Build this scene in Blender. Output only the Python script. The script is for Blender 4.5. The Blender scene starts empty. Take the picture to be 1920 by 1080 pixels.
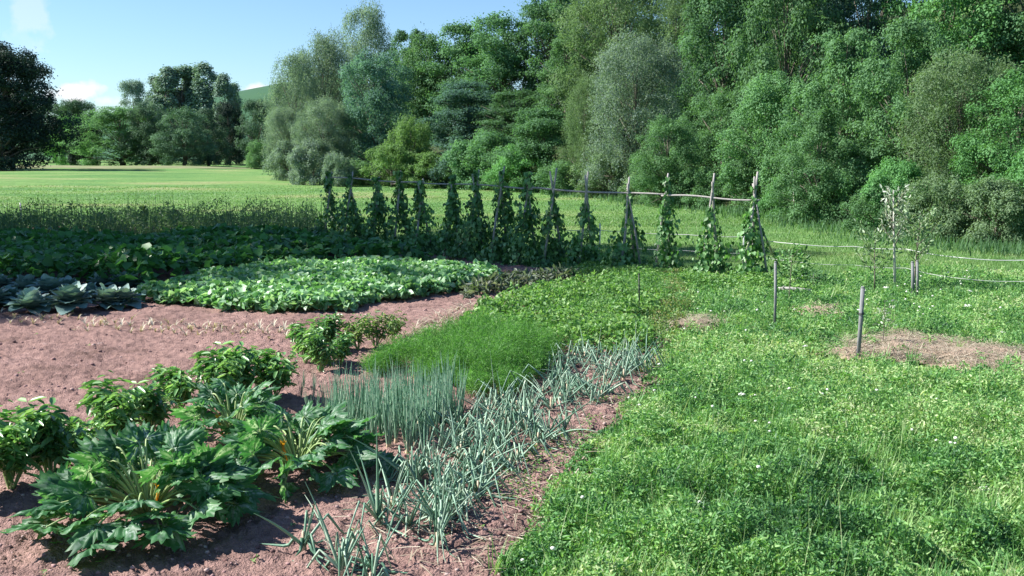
import bpy, math
import numpy as np
from math import radians, sin, cos, pi
C = bpy.context.scene.collection
SC = bpy.context.scene
rs = np.random.RandomState

# ------------------------------------------------------------------ camera
F_PX = 1867.0; CAM_H = 2.4; HORIZ = 292.0
PITCH = math.atan((540 - HORIZ) / F_PX)
cam = bpy.data.cameras.new("camera"); cam.lens = 36 * F_PX / 1920; cam.sensor_width = 36
cam.clip_end = 5000; cam.clip_start = 0.05
cam_o = bpy.data.objects.new("camera", cam); C.objects.link(cam_o)
cam_o.location = (0, 0, CAM_H); cam_o.rotation_euler = (pi / 2 - PITCH, 0, 0)
SC.camera = cam_o

# ------------------------------------------------------------------ light
SUN_EL = 41.0
SUN_DIR = np.array([-0.96, 0.12]); SUN_DIR /= np.linalg.norm(SUN_DIR)      # towards the sun
SUN_AZ = math.atan2(SUN_DIR[0], SUN_DIR[1])
sun = bpy.data.lights.new("sun", 'SUN'); sun.energy = 5.0; sun.angle = radians(0.5); sun.color = (1.0, 0.96, 0.90)
sun_o = bpy.data.objects.new("sun", sun); C.objects.link(sun_o)
sun_o.rotation_euler = (pi / 2 - radians(SUN_EL), 0, pi - SUN_AZ)
w = bpy.data.worlds.new("World"); SC.world = w; w.use_nodes = True
nt = w.node_tree; nt.nodes.clear()
out = nt.nodes.new('ShaderNodeOutputWorld'); bg = nt.nodes.new('ShaderNodeBackground')
sky = nt.nodes.new('ShaderNodeTexSky'); sky.sky_type = 'NISHITA'; sky.sun_disc = False
sky.sun_elevation = radians(SUN_EL); sky.sun_rotation = SUN_AZ
sky.air_density = 1.0; sky.dust_density = 0.25; sky.ozone_density = 1.0
bg.inputs['Strength'].default_value = 0.12
nt.links.new(bg.outputs[0], out.inputs[0])


def px_dir(px, py):
    u = (px - 960) / F_PX; v = (540 - py) / F_PX
    return np.array([u, cos(PITCH) + v * sin(PITCH), -sin(PITCH) + v * cos(PITCH)])


# thin white clouds low over the horizon, part of the sky dome
tc = nt.nodes.new('ShaderNodeTexCoord')
nz = nt.nodes.new('ShaderNodeTexNoise'); nz.inputs['Scale'].default_value = 45; nz.inputs['Detail'].default_value = 6
nt.links.new(tc.outputs['Generated'], nz.inputs['Vector'])


def M(op, a, b=None, clamp=False):
    n = nt.nodes.new('ShaderNodeMath'); n.operation = op; n.use_clamp = clamp
    for i, s in enumerate((a, b)):
        if s is None: continue
        if isinstance(s, (int, float)): n.inputs[i].default_value = s
        else: nt.links.new(s, n.inputs[i])
    return n.outputs[0]


total = None
for (px, py, rx, rz, amt) in ((150, 176, .020, .009, 1.0), (478, 166, .012, .008, 1.0), (195, 190, .016, .006, .6), (60, 38, .018, .022, .30), (48, 75, .012, .012, .12)):
    d = px_dir(px, py); d = d / np.linalg.norm(d)
    mp = nt.nodes.new('ShaderNodeVectorMath'); mp.operation = 'SUBTRACT'
    nt.links.new(tc.outputs['Generated'], mp.inputs[0]); mp.inputs[1].default_value = tuple(d)
    ml = nt.nodes.new('ShaderNodeVectorMath'); ml.operation = 'MULTIPLY'
    nt.links.new(mp.outputs[0], ml.inputs[0]); ml.inputs[1].default_value = (1 / rx, 1 / rx, 1 / rz)
    ln = nt.nodes.new('ShaderNodeVectorMath'); ln.operation = 'LENGTH'
    nt.links.new(ml.outputs[0], ln.inputs[0])
    r = M('SUBTRACT', 1.25, ln.outputs['Value'])
    r = M('ADD', r, M('MULTIPLY', M('SUBTRACT', nz.outputs['Fac'], 0.5), 3.4))
    r = M('MULTIPLY', M('MULTIPLY', r, 1.7, True), amt)
    total = r if total is None else M('MAXIMUM', total, r)
mix = nt.nodes.new('ShaderNodeMix'); mix.data_type = 'RGBA'
nt.links.new(total, mix.inputs['Factor'])
tint = nt.nodes.new('ShaderNodeMix'); tint.data_type = 'RGBA'; tint.blend_type = 'MULTIPLY'; tint.inputs['Factor'].default_value = 1
nt.links.new(sky.outputs[0], tint.inputs[6]); tint.inputs[7].default_value = (.385, .485, .60, 1)
nt.links.new(tint.outputs[2], mix.inputs[6]); mix.inputs[7].default_value = (3.7, 3.75, 3.9, 1)
nt.links.new(mix.outputs[2], bg.inputs['Color'])
SC.view_settings.view_transform = 'Standard'; SC.view_settings.look = 'None'
SC.view_settings.exposure = 1.28; SC.view_settings.gamma = 1
SC.cycles.max_bounces = 6; SC.cycles.transparent_max_bounces = 4
SC.cycles.diffuse_bounces = 3; SC.cycles.use_denoising = True


# ------------------------------------------------------------------ helpers
def at(px, py, z=0.0):
    d = px_dir(px, py); t = (z - CAM_H) / d[2]
    return np.array([d[0] * t, d[1] * t, z])


def at_y(px, y, py=None):          # point at world depth y (x from px, z from py)
    d = px_dir(px, 400 if py is None else py)
    t = y / d[1]
    return np.array([d[0] * t, y, CAM_H + d[2] * t])


def poly(pts): return np.array([at(*p)[:2] for p in pts])


def inside(P, pg):
    x, y = P[:, 0], P[:, 1]; r = np.zeros(len(P), bool); n = len(pg)
    for i in range(n):
        x1, y1 = pg[i]; x2, y2 = pg[(i + 1) % n]
        c = ((y1 > y) != (y2 > y)) & (x < (x2 - x1) * (y - y1) / (y2 - y1 + 1e-12) + x1)
        r ^= c
    return r


def edge_dist(P, pg):              # distance to the polygon's outline
    best = np.full(len(P), 1e9); n = len(pg)
    for i in range(n):
        a = pg[i]; b = pg[(i + 1) % n]; ab = b - a
        t = np.clip(((P - a) @ ab) / (ab @ ab + 1e-12), 0, 1)
        best = np.minimum(best, np.linalg.norm(P - (a + t[:, None] * ab), axis=1))
    return best


def _h(ix, iy, s):
    n = (ix.astype(np.int64) * 374761393 + iy.astype(np.int64) * 668265263 + s * 1442695041) & 0x7fffffff
    n = ((n ^ (n >> 13)) * 1274126177) & 0x7fffffff
    return ((n ^ (n >> 16)) & 0xffff) / 65535.0


def vnoise(x, y, s=0):
    ix = np.floor(x); iy = np.floor(y); fx = x - ix; fy = y - iy
    fx = fx * fx * (3 - 2 * fx); fy = fy * fy * (3 - 2 * fy)
    a = _h(ix, iy, s); b = _h(ix + 1, iy, s); c = _h(ix, iy + 1, s); d = _h(ix + 1, iy + 1, s)
    return (a * (1 - fx) + b * fx) * (1 - fy) + (c * (1 - fx) + d * fx) * fy


def fbm(x, y, s=0, o=4):
    r = 0; amp = .5; t = 0
    for i in range(o):
        r = r + amp * vnoise(x * 2 ** i + 17 * i, y * 2 ** i - 9 * i, s + i); t += amp; amp *= .5
    return r / t


def sample(pg, n, rg, lod=True):
    """random ground points in a polygon; with lod the density thins with distance"""
    lo, hi = pg.min(0), pg.max(0); res = []; got = 0
    while got < n:
        m = n * 3
        x = rg.uniform(lo[0], hi[0], m)
        if lod:
            a, b = 1 / max(lo[1], 1.0), 1 / hi[1]
            y = 1 / rg.uniform(b, a, m)
            keep = rg.rand(m) < np.clip(lo[1] / y, 0, 1) ** .6
        else:
            y = rg.uniform(lo[1], hi[1], m); keep = np.ones(m, bool)
        P = np.stack([x, y], 1)[keep]; P = P[inside(P, pg)]
        res.append(P); got += len(P)
    return np.concatenate(res)[:n]


def norm(v): return v / (np.linalg.norm(v, axis=-1, keepdims=True) + 1e-9)


def rdir(n, rg, zmin=-1):
    z = rg.uniform(zmin, 1, n); a = rg.uniform(0, 2 * pi, n); r = np.sqrt(1 - z * z)
    return np.stack([r * np.cos(a), r * np.sin(a), z], 1)


# leaf shapes: x across, y along, z = upper side
DIAMOND = (np.array([(0, 0, 0), (-.5, .45, .07), (0, 1, -.12), (.5, .45, .07)]), [np.array([(0, 2, 1), (0, 3, 2)])])
HEART = (np.array([(0, 0, 0), (-.48, -.05, .05), (-.55, .4, .10), (0, 1.05, -.18), (.55, .4, .10), (.48, -.05, .05)]),
         [np.array([(0, 3, 2, 1), (0, 5, 4, 3)])])
OVAL = (np.array([(0, 0, 0), (-.42, .3, .08), (-.36, .7, .03), (0, 1, -.16), (.36, .7, .03), (.42, .3, .08)]),
        [np.array([(0, 3, 2, 1), (0, 5, 4, 3)])])
TRI = (np.array([(-.5, 0, 0), (.5, 0, 0), (0, 1, -.05)]), [np.array([(0, 1, 2)])])


def leaves(tmpl, P, axis, nrm, L, aspect, v):
    V, Fs = tmpl; n = len(P); k = len(V)
    ay = norm(axis); ax = norm(np.cross(ay, nrm)); az = np.cross(ax, ay)
    L = np.broadcast_to(np.asarray(L, float), (n,)); W = L * aspect
    out = P[:, None, :] + V[None, :, 0, None] * (ax * W[:, None])[:, None, :] + V[None, :, 1, None] * (ay * L[:, None])[:, None, :] \
        + V[None, :, 2, None] * (az * L[:, None])[:, None, :]
    off = (np.arange(n) * k)[:, None, None]
    return dict(V=out.reshape(-1, 3), F=[(f[None] + off).reshape(-1, f.shape[1]) for f in Fs],
                v=np.repeat(np.broadcast_to(np.asarray(v, float), (n,)), k))


def strands(P0, D0, L, r, droop, v, seg=4, sides=2, kink=None, floor=None, tip=0.1, kdrop=1.5):
    n = len(P0); D0 = norm(D0)
    L = np.broadcast_to(np.asarray(L, float), (n,)); r = np.broadcast_to(np.asarray(r, float), (n,))
    droop = np.broadcast_to(np.asarray(droop, float), (n,))
    pts = [P0.copy()]; D = D0.copy(); p = P0.copy()
    for k in range(seg):
        p = p + D * (L / seg)[:, None]
        if floor is not None: p[:, 2] = np.maximum(p[:, 2], floor)
        pts.append(p.copy())
        dd = droop / seg
        if kink is not None: dd = dd + np.where(kink == k + 1, kdrop, 0)
        D = norm(D + np.stack([0 * dd, 0 * dd, -dd], 1))
    Pt = np.stack(pts, 1)
    T = np.empty_like(Pt); T[:, :-1] = Pt[:, 1:] - Pt[:, :-1]; T[:, -1] = T[:, -2]
    T = norm(T + 1e-6)
    side = norm(np.cross(D0, np.array([0, 0, 1.0])) + 1e-4)
    rr = r[:, None] * (1 - (1 - tip) * (np.linspace(0, 1, seg + 1) ** 1.6))[None]
    S = np.broadcast_to(side[:, None], Pt.shape)
    if sides == 2:
        V = np.stack([Pt - S * rr[..., None], Pt + S * rr[..., None]], 2)
    else:
        B = norm(np.cross(T, S)); A = np.cross(B, T)
        V = np.stack([Pt + (A * cos(a) + B * sin(a)) * rr[..., None] for a in np.linspace(0, 2 * pi, sides, endpoint=False)], 2)
    K = (seg + 1) * sides
    V = V.reshape(n, K, 3)
    f = []
    for k in range(seg):
        for j in range(sides if sides > 2 else 1):
            j2 = (j + 1) % sides
            f.append((k * sides + j, k * sides + j2, (k + 1) * sides + j2, (k + 1) * sides + j))
    f = np.array(f)
    off = (np.arange(n) * K)[:, None, None]
    return dict(V=V.reshape(-1, 3), F=[(f[None] + off).reshape(-1, 4)], v=np.repeat(np.broadcast_to(np.asarray(v, float), (n,)), K))


def tube(pts, rad, sides=6, v=.5):
    pts = np.array(pts, float); n = len(pts); rad = np.broadcast_to(np.asarray(rad, float), (n,))
    T = np.gradient(pts, axis=0); T = norm(T)
    ref = np.array([1.0, 0.1, 0]) if abs(T[0][0]) < .9 else np.array([0, 0, 1.0])
    A = norm(np.cross(T, ref)); B = np.cross(T, A)
    a = np.linspace(0, 2 * pi, sides, endpoint=False)
    V = pts[:, None] + (A[:, None] * np.cos(a)[None, :, None] + B[:, None] * np.sin(a)[None, :, None]) * rad[:, None, None]
    V = V.reshape(-1, 3); f = []
    for k in range(n - 1):
        for j in range(sides):
            j2 = (j + 1) % sides; f.append((k * sides + j, k * sides + j2, (k + 1) * sides + j2, (k + 1) * sides + j))
    V = np.vstack([V, pts[:1], pts[-1:]]); t = []
    for j in range(sides):
        j2 = (j + 1) % sides
        t.append((n * sides, j2, j)); t.append((n * sides + 1, (n - 1) * sides + j, (n - 1) * sides + j2))
    return dict(V=V, F=[np.array(f), np.array(t)], v=np.full(len(V), v))


def build(name, parts, mat, parent=None, smooth=False, loc=None):
    me = bpy.data.meshes.new(name)
    V = np.concatenate([p['V'] for p in parts]); vv = np.concatenate([p['v'] for p in parts])
    ww = np.concatenate([p.get('w', np.zeros(len(p['v']))) for p in parts])
    loops = []; tot = []; o = 0
    for p in parts:
        for f in p['F']:
            if len(f) == 0: continue
            loops.append((f + o).ravel()); tot.append(np.full(len(f), f.shape[1]))
        o += len(p['V'])
    loops = np.concatenate(loops).astype(np.int32); tot = np.concatenate(tot)
    start = np.concatenate([[0], np.cumsum(tot)[:-1]]).astype(np.int32)
    me.vertices.add(len(V)); me.vertices.foreach_set('co', V.astype(np.float32).ravel())
    me.loops.add(len(loops)); me.loops.foreach_set('vertex_index', loops)
    me.polygons.add(len(start)); me.polygons.foreach_set('loop_start', start)
    if smooth: me.polygons.foreach_set('use_smooth', np.ones(len(start), bool))
    a = me.attributes.new('v', 'FLOAT', 'POINT'); a.data.foreach_set('value', vv.astype(np.float32))
    if ww.any():
        a = me.attributes.new('w', 'FLOAT', 'POINT'); a.data.foreach_set('value', ww.astype(np.float32))
    me.update(calc_edges=True)
    me.materials.append(mat)
    ob = bpy.data.objects.new(name, me); C.objects.link(ob)
    if parent: ob.parent = parent
    if loc is not None: ob.location = loc
    return ob


def tag(o, label=None, cat=None, group=None, kind=None):
    if label: o['label'] = label
    if cat: o['category'] = cat
    if group: o['group'] = group
    if kind: o['kind'] = kind
    return o


def thing(name, label, cat, loc=(0, 0, 0), group=None, rz=0):
    o = bpy.data.objects.new(name, None); C.objects.link(o); o.empty_display_size = .1
    o.location = tuple(loc); o.rotation_euler = (0, 0, rz)
    return tag(o, label, cat, group)


def dup(root, loc, rz=0, scale=1.0, label=None, group=None, mats=None):
    r = root.copy(); C.objects.link(r); r.location = tuple(loc); r.rotation_euler = (0, 0, rz)
    r.scale = scale if hasattr(scale, '__len__') else (scale,) * 3
    if label: r['label'] = label
    if group: r['group'] = group
    for ch in list(root.children):
        c = ch.copy(); C.objects.link(c); c.parent = r
        if mats and ch.name.split('.')[0] in mats:
            c.material_slots[0].link = 'OBJECT'; c.material_slots[0].material = mats[ch.name.split('.')[0]]
    return r


# ------------------------------------------------------------------ materials
def base_mat(name):
    m = bpy.data.materials.new(name); m.use_nodes = True
    n = m.node_tree; n.nodes.clear()
    o = n.nodes.new('ShaderNodeOutputMaterial'); p = n.nodes.new('ShaderNodeBsdfPrincipled')
    n.links.new(p.outputs[0], o.inputs[0])
    return m, n, p, o


def ramp(n, cols, src):
    r = n.nodes.new('ShaderNodeValToRGB'); e = r.color_ramp.elements
    pos = np.linspace(0, 1, len(cols)) if not isinstance(cols[0][1], (tuple, list)) else [c[0] for c in cols]
    cc = cols if not isinstance(cols[0][1], (tuple, list)) else [c[1] for c in cols]
    while len(e) < len(cc): e.new(0.5)
    for i, (q, c) in enumerate(zip(pos, cc)):
        e[i].position = q; e[i].color = (*c, 1)
    n.links.new(src, r.inputs[0]); return r.outputs[0]


COOL = True


def leaf_mat(name, cols, trans=.36, rough=.5, spec=.35, objvar=.25, silver=None):
    if COOL and trans >= .12: cols = [(c[0] * .86 + cols[1][0] * .36 + .004, c[1] * .86 + cols[1][1] * .36, c[2] * 1.2 + cols[1][2] * .62 + .005) for c in cols]; rough, spec = .65, .12
    m, n, p, o = base_mat(name)
    at_ = n.nodes.new('ShaderNodeAttribute'); at_.attribute_name = 'v'
    c = ramp(n, cols, at_.outputs['Fac'])
    if silver:
        a2 = n.nodes.new('ShaderNodeAttribute'); a2.attribute_name = 'w'
        mx = n.nodes.new('ShaderNodeMix'); mx.data_type = 'RGBA'
        tq = n.nodes.new('ShaderNodeTexCoord'); nq = n.nodes.new('ShaderNodeTexNoise'); nq.inputs['Scale'].default_value = 38; nq.inputs['Detail'].default_value = 3
        n.links.new(tq.outputs['Object'], nq.inputs['Vector'])
        mq = n.nodes.new('ShaderNodeMapRange'); mq.inputs['From Min'].default_value = .44; mq.inputs['From Max'].default_value = .54
        n.links.new(nq.outputs['Fac'], mq.inputs['Value'])
        mu = n.nodes.new('ShaderNodeMath'); mu.operation = 'MULTIPLY'; n.links.new(mq.outputs[0], mu.inputs[0]); n.links.new(a2.outputs['Fac'], mu.inputs[1])
        n.links.new(mu.outputs[0], mx.inputs['Factor']); n.links.new(c, mx.inputs[6]); mx.inputs[7].default_value = (*silver, 1)
        c = mx.outputs[2]
    if objvar:
        oi = n.nodes.new('ShaderNodeObjectInfo')
        mr = n.nodes.new('ShaderNodeMapRange'); mr.inputs['To Min'].default_value = 1 - objvar; mr.inputs['To Max'].default_value = 1 + objvar
        n.links.new(oi.outputs['Random'], mr.inputs['Value'])
        hv = n.nodes.new('ShaderNodeHueSaturation'); n.links.new(mr.outputs[0], hv.inputs['Value']); n.links.new(c, hv.inputs['Color'])
        c = hv.outputs[0]
    n.links.new(c, p.inputs['Base Color']); p.inputs['Roughness'].default_value = rough
    p.inputs['Specular IOR Level'].default_value = spec
    if trans:
        t = n.nodes.new('ShaderNodeBsdfTranslucent')
        hs = n.nodes.new('ShaderNodeMix'); hs.data_type = 'RGBA'; hs.blend_type = 'MULTIPLY'; hs.inputs['Factor'].default_value = 1
        n.links.new(c, hs.inputs[6]); hs.inputs[7].default_value = (1.25, 1.4, .7, 1)
        n.links.new(hs.outputs[2], t.inputs[0])
        ms = n.nodes.new('ShaderNodeMixShader'); ms.inputs[0].default_value = trans
        n.links.new(p.outputs[0], ms.inputs[1]); n.links.new(t.outputs[0], ms.inputs[2]); n.links.new(ms.outputs[0], o.inputs[0])
    return m


def noise_mat(name, cols, scale=5, detail=8, rough=.9, bump=.3, stretch=(1, 1, 1), bscale=None, spec=.2):
    m, n, p, o = base_mat(name)
    tcn = n.nodes.new('ShaderNodeTexCoord'); mp = n.nodes.new('ShaderNodeMapping'); mp.inputs['Scale'].default_value = stretch
    n.links.new(tcn.outputs['Object'], mp.inputs[0])
    t = n.nodes.new('ShaderNodeTexNoise'); t.inputs['Scale'].default_value = scale; t.inputs['Detail'].default_value = detail
    t.inputs['Roughness'].default_value = .65
    n.links.new(mp.outputs[0], t.inputs['Vector'])
    n.links.new(ramp(n, cols, t.outputs['Fac']), p.inputs['Base Color'])
    p.inputs['Roughness'].default_value = rough; p.inputs['Specular IOR Level'].default_value = spec
    if bump:
        t2 = n.nodes.new('ShaderNodeTexNoise'); t2.inputs['Scale'].default_value = bscale or scale * 3; t2.inputs['Detail'].default_value = 6
        n.links.new(mp.outputs[0], t2.inputs['Vector'])
        b = n.nodes.new('ShaderNodeBump'); b.inputs['Strength'].default_value = bump; b.inputs['Distance'].default_value = .05
        n.links.new(t2.outputs['Fac'], b.inputs['Height']); n.links.new(b.outputs[0], p.inputs['Normal'])
    return m


MT = {}
MT['forest'] = leaf_mat('forest_leaf', [(.04, .095, .03), (.075, .165, .05), (.125, .25, .08)])
MT['forest_blue'] = leaf_mat('forest_blue_leaf', [(.035, .085, .045), (.07, .15, .075), (.13, .235, .125)])
MT['mid'] = leaf_mat('mid_leaf', [(.055, .12, .035), (.09, .19, .055), (.16, .29, .095)])
MT['willow'] = leaf_mat('willow_leaf', [(.085, .14, .07), (.145, .21, .11), (.23, .305, .18)], objvar=.12)
MT['olive'] = leaf_mat('olive_leaf', [(.07, .13, .04), (.12, .195, .065), (.19, .275, .11)], objvar=.12)
MT['yellow'] = leaf_mat('yellow_leaf', [(.08, .15, .03), (.12, .215, .05), (.17, .28, .08)], objvar=.1)
MT['bright'] = leaf_mat('bright_leaf', [(.055, .15, .03), (.09, .22, .05), (.14, .29, .08)], objvar=.1)
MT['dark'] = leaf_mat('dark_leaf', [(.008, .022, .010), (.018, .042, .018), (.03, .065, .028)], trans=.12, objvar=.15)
MT['far'] = leaf_mat('far_leaf', [(.04, .085, .035), (.07, .14, .055), (.12, .21, .08)], trans=.2)
MT['poplar'] = leaf_mat('poplar_leaf', [(.10, .17, .08), (.16, .245, .12), (.23, .33, .19)], trans=.2, objvar=.15)
MT['bark'] = noise_mat('bark', [(.07, .06, .05), (.18, .16, .13), (.30, .28, .24)], 6, bump=.6, stretch=(3, 3, .6))
MT['pale_bark'] = noise_mat('pale_bark', [(.25, .23, .2), (.5, .48, .44), (.65, .63, .6)], 6, bump=.4, stretch=(3, 3, .6))
MT['pole'] = noise_mat('pole_wood', [(.16, .14, .125), (.34, .32, .30), (.5, .48, .46)], 9, bump=.4, stretch=(4, 4, .5))
MT['stake'] = noise_mat('stake_wood', [(.10, .10, .10), (.20, .205, .21), (.30, .31, .32)], 14, bump=.3, stretch=(4, 4, .4))
MT['black'] = noise_mat('dark_metal', [(.015, .02, .015), (.04, .045, .04)], 20, bump=.1, rough=.5)
MT['white'] = noise_mat('white_plastic', [(.42, .43, .42), (.66, .66, .65)], 20, bump=.05, rough=.5)


COOL = False

# ------------------------------------------------------------------ terrain
EDGE = [(16, 5), (14.5, 20), (12.6, 25.5), (11.3, 28), (10.6, 36), (8.5, 46.7), (4.4, 59), (1.5, 68), (-5.6, 75), (-13, 77), (-22, 97), (-30, 150), (-36, 260), (-60, 400), (-60, 3000)]
_ey = np.array([e[1] for e in EDGE], float); _ex = np.array([e[0] for e in EDGE], float)


def terrain(x, y):
    x = np.asarray(x, float); y = np.asarray(y, float)
    s = np.maximum(x - np.interp(y, _ey, _ex) - 2.5, 0)
    h = 0.42 * s * s / (s + 6)
    h = 36 * (1 - np.exp(-h / 36))
    far = np.clip((y - 45) / 100, 0, 1)
    h = h + far * (fbm(x / 30, y / 30, 5, 2) - .5) * 1.1 + np.clip((y - 60) / 80, 0, 1) * .25
    h = h + np.clip((y - 34) / 20, 0, 1) * (fbm(x / 6, y / 6, 8, 2) - .5) * .2
    return h


def th(x, y): return float(terrain(np.array([x]), np.array([y]))[0])


u = np.linspace(-1, 1, 301); xs = 420 * np.sign(u) * (0.06 * np.abs(u) + .94 * np.abs(u) ** 3.0)
v = np.linspace(0, 1, 330); ys = -40 + 1500 * (0.10 * v + .90 * v ** 3)
X, Y = np.meshgrid(xs, ys); Z = terrain(X, Y) - .02
nx, ny = len(xs), len(ys)
idx = np.arange(nx * ny).reshape(ny, nx)
F = np.stack([idx[:-1, :-1].ravel(), idx[:-1, 1:].ravel(), idx[1:, 1:].ravel(), idx[1:, :-1].ravel()], 1)

# meadow material: streaky mown grass, drier patches, darker litter under the wood
m, n, p, o = base_mat('meadow_grass_ground')
tcn = n.nodes.new('ShaderNodeTexCoord')


def noise_node(scale, stretch, det=5, rough=.6):
    mp_ = n.nodes.new('ShaderNodeMapping'); mp_.inputs['Scale'].default_value = stretch
    n.links.new(tcn.outputs['Object'], mp_.inputs[0])
    t_ = n.nodes.new('ShaderNodeTexNoise'); t_.inputs['Scale'].default_value = scale; t_.inputs['Detail'].default_value = det
    t_.inputs['Roughness'].default_value = rough
    n.links.new(mp_.outputs[0], t_.inputs['Vector']); return t_.outputs['Fac']


c1 = ramp(n, [(.3, (.065, .15, .045)), (.42, (.095, .20, .06)), (.52, (.13, .235, .07)), (.6, (.19, .25, .095)), (.7, (.27, .26, .14))], noise_node(.06, (1, 1.9, 1), 6))
c2 = ramp(n, [(.3, (.6, .62, .5)), (.5, (1, 1, 1)), (.7, (1.25, 1.2, 1.1))], noise_node(2.2, (1, 1, 1), 7, .75))
mm = n.nodes.new('ShaderNodeMix'); mm.data_type = 'RGBA'; mm.blend_type = 'MULTIPLY'; mm.inputs['Factor'].default_value = 1
n.links.new(c1, mm.inputs[6]); n.links.new(c2, mm.inputs[7])
n.links.new(mm.outputs[2], p.inputs['Base Color']); p.inputs['Roughness'].default_value = .95; p.inputs['Specular IOR Level'].default_value = .1
b = n.nodes.new('ShaderNodeBump'); b.inputs['Strength'].default_value = .7; b.inputs['Distance'].default_value = .25
n.links.new(noise_node(1.6, (1, 1, 1), 8, .7), b.inputs['Height']); n.links.new(b.outputs[0], p.inputs['Normal'])
MT['meadow'] = m
gm = build('meadow', [dict(V=np.stack([X.ravel(), Y.ravel(), Z.ravel()], 1), F=[F], v=np.zeros(nx * ny))], MT['meadow'], smooth=True)
tag(gm, kind='structure')

# far hill with a green field
hx = np.linspace(-700, 900, 90); hy = np.linspace(380, 1300, 60)
HX, HY = np.meshgrid(hx, hy)
ridge = np.clip(58 + .20 * (HX + 245), 30, 80) - np.clip((HX + 150) * .6, 0, 70)
tt = np.clip((HY - 400) / 520, 0, 1); HZ = ridge * tt * tt * (3 - 2 * tt) - 2 + (fbm(HX / 90, HY / 90, 3, 3) - .5) * 6 * tt
idx = np.arange(HX.size).reshape(HX.shape)
HF = np.stack([idx[:-1, :-1].ravel(), idx[:-1, 1:].ravel(), idx[1:, 1:].ravel(), idx[1:, :-1].ravel()], 1)
MT['hill'] = noise_mat('hill_field', [(.02, .065, .03), (.03, .09, .04), (.045, .11, .045)], .03, bump=0)
tag(build('hill', [dict(V=np.stack([HX.ravel(), HY.ravel(), HZ.ravel()], 1), F=[HF], v=np.zeros(HX.size))], MT['hill'], smooth=True), kind='structure')

# the undergrowth and leaf litter on the floor of the wooded bank
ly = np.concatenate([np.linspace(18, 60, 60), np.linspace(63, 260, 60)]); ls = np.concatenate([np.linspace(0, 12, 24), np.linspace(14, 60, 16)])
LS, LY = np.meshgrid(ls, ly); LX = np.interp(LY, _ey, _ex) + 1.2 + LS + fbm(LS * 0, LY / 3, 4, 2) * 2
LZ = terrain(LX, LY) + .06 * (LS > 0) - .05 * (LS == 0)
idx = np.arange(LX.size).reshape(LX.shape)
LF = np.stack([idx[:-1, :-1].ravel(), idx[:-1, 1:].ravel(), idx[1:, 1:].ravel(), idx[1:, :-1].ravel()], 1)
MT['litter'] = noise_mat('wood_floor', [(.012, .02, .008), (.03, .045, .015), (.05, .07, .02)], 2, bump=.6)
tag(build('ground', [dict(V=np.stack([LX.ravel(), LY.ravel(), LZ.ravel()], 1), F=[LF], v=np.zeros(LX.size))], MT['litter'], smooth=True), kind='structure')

# pale dry track along the far side of the meadow
fx = np.linspace(-190, -20, 120); R = []
for i, x in enumerate(fx):
    yc = 168 + .10 * (x + 100) + 5 * sin(x * .05)
    for d in (-6, -2, 2, 6): R.append((x, yc + d + sin(x * .31) * 1.5, th(x, yc + d) + (.10 if abs(d) < 5 else .015)))
idx = np.arange(len(R)).reshape(-1, 4)
FF = np.stack([idx[:-1, :-1].ravel(), idx[1:, :-1].ravel(), idx[1:, 1:].ravel(), idx[:-1, 1:].ravel()], 1)
MT['track'] = noise_mat('dry_track', [(.10, .16, .05), (.17, .19, .09), (.30, .24, .18)], .25, bump=.3)
tag(build('path', [dict(V=np.array(R), F=[FF], v=np.zeros(len(R)))], MT['track']), kind='structure')

# ------------------------------------------------------------------ garden soil
SOIL = poly([(-900, 430), (-200, 425), (500, 428), (620, 455), (1080, 508), (1210, 560), (1250, 640), (1235, 720), (1170, 790), (1120, 850), (1050, 930), (1010, 1010), (950, 1100), (900, 1250), (-900, 1250)])
yy = 4.0 * np.exp(np.linspace(0, math.log(34 / 4.0), 520)); uu = np.linspace(-.78, .24, 560)
U, YY = np.meshgrid(uu, yy); XX = U * YY
Pg = np.stack([XX.ravel(), YY.ravel()], 1)
ins = inside(Pg, SOIL); ed = edge_dist(Pg, SOIL) * np.where(ins, 1, -1) + (fbm(Pg[:, 0] * 4, Pg[:, 1] * 4, 3, 3) - .5) * .35


def soil_h(x, y):
    big = fbm(x * 1.3, y * 1.3, 21, 2); mid = fbm(x * 9, y * 9, 22, 3); lump = vnoise(x * 28, y * 28, 31)
    fine = vnoise(x * 70, y * 70, 35)
    return -.03 + .06 * big + .048 * (mid ** 1.6) + .030 * np.clip(lump - .35, 0, 1) * (mid > .42) + .014 * fine


SZ = soil_h(Pg[:, 0], Pg[:, 1]) * np.clip(ed / .3 + .2, 0, 1) - .05 * (ed < 0) + np.clip(ed, -1, 0) * .1
SV = np.stack([Pg[:, 0], Pg[:, 1], SZ], 1)
idx = np.arange(U.size).reshape(U.shape)
SF = np.stack([idx[:-1, :-1].ravel(), idx[:-1, 1:].ravel(), idx[1:, 1:].ravel(), idx[1:, :-1].ravel()], 1)
SF = SF[(ed[SF] > -.12).any(1)]
used = np.unique(SF); remap = np.zeros(len(SV), int); remap[used] = np.arange(len(used))
MT['soil'] = noise_mat('garden_earth', [(.3, (.14, .087, .076)), (.45, (.25, .158, .140)), (.6, (.325, .205, .178)), (.75, (.39, .27, .24))], 9, detail=14, bump=.8, bscale=70, rough=1, spec=.1)
sn = MT['soil'].node_tree; sp = [q for q in sn.nodes if q.type == 'BSDF_PRINCIPLED'][0]; src = sp.inputs['Base Color'].links[0].from_socket
tcs = sn.nodes.new('ShaderNodeTexCoord'); tb = sn.nodes.new('ShaderNodeTexNoise'); tb.inputs['Scale'].default_value = .9; tb.inputs['Detail'].default_value = 7; tb.inputs['Roughness'].default_value = .7
sn.links.new(tcs.outputs['Object'], tb.inputs['Vector'])
pm = sn.nodes.new('ShaderNodeMix'); pm.data_type = 'RGBA'; pm.blend_type = 'MULTIPLY'; pm.inputs['Factor'].default_value = 1
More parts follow.
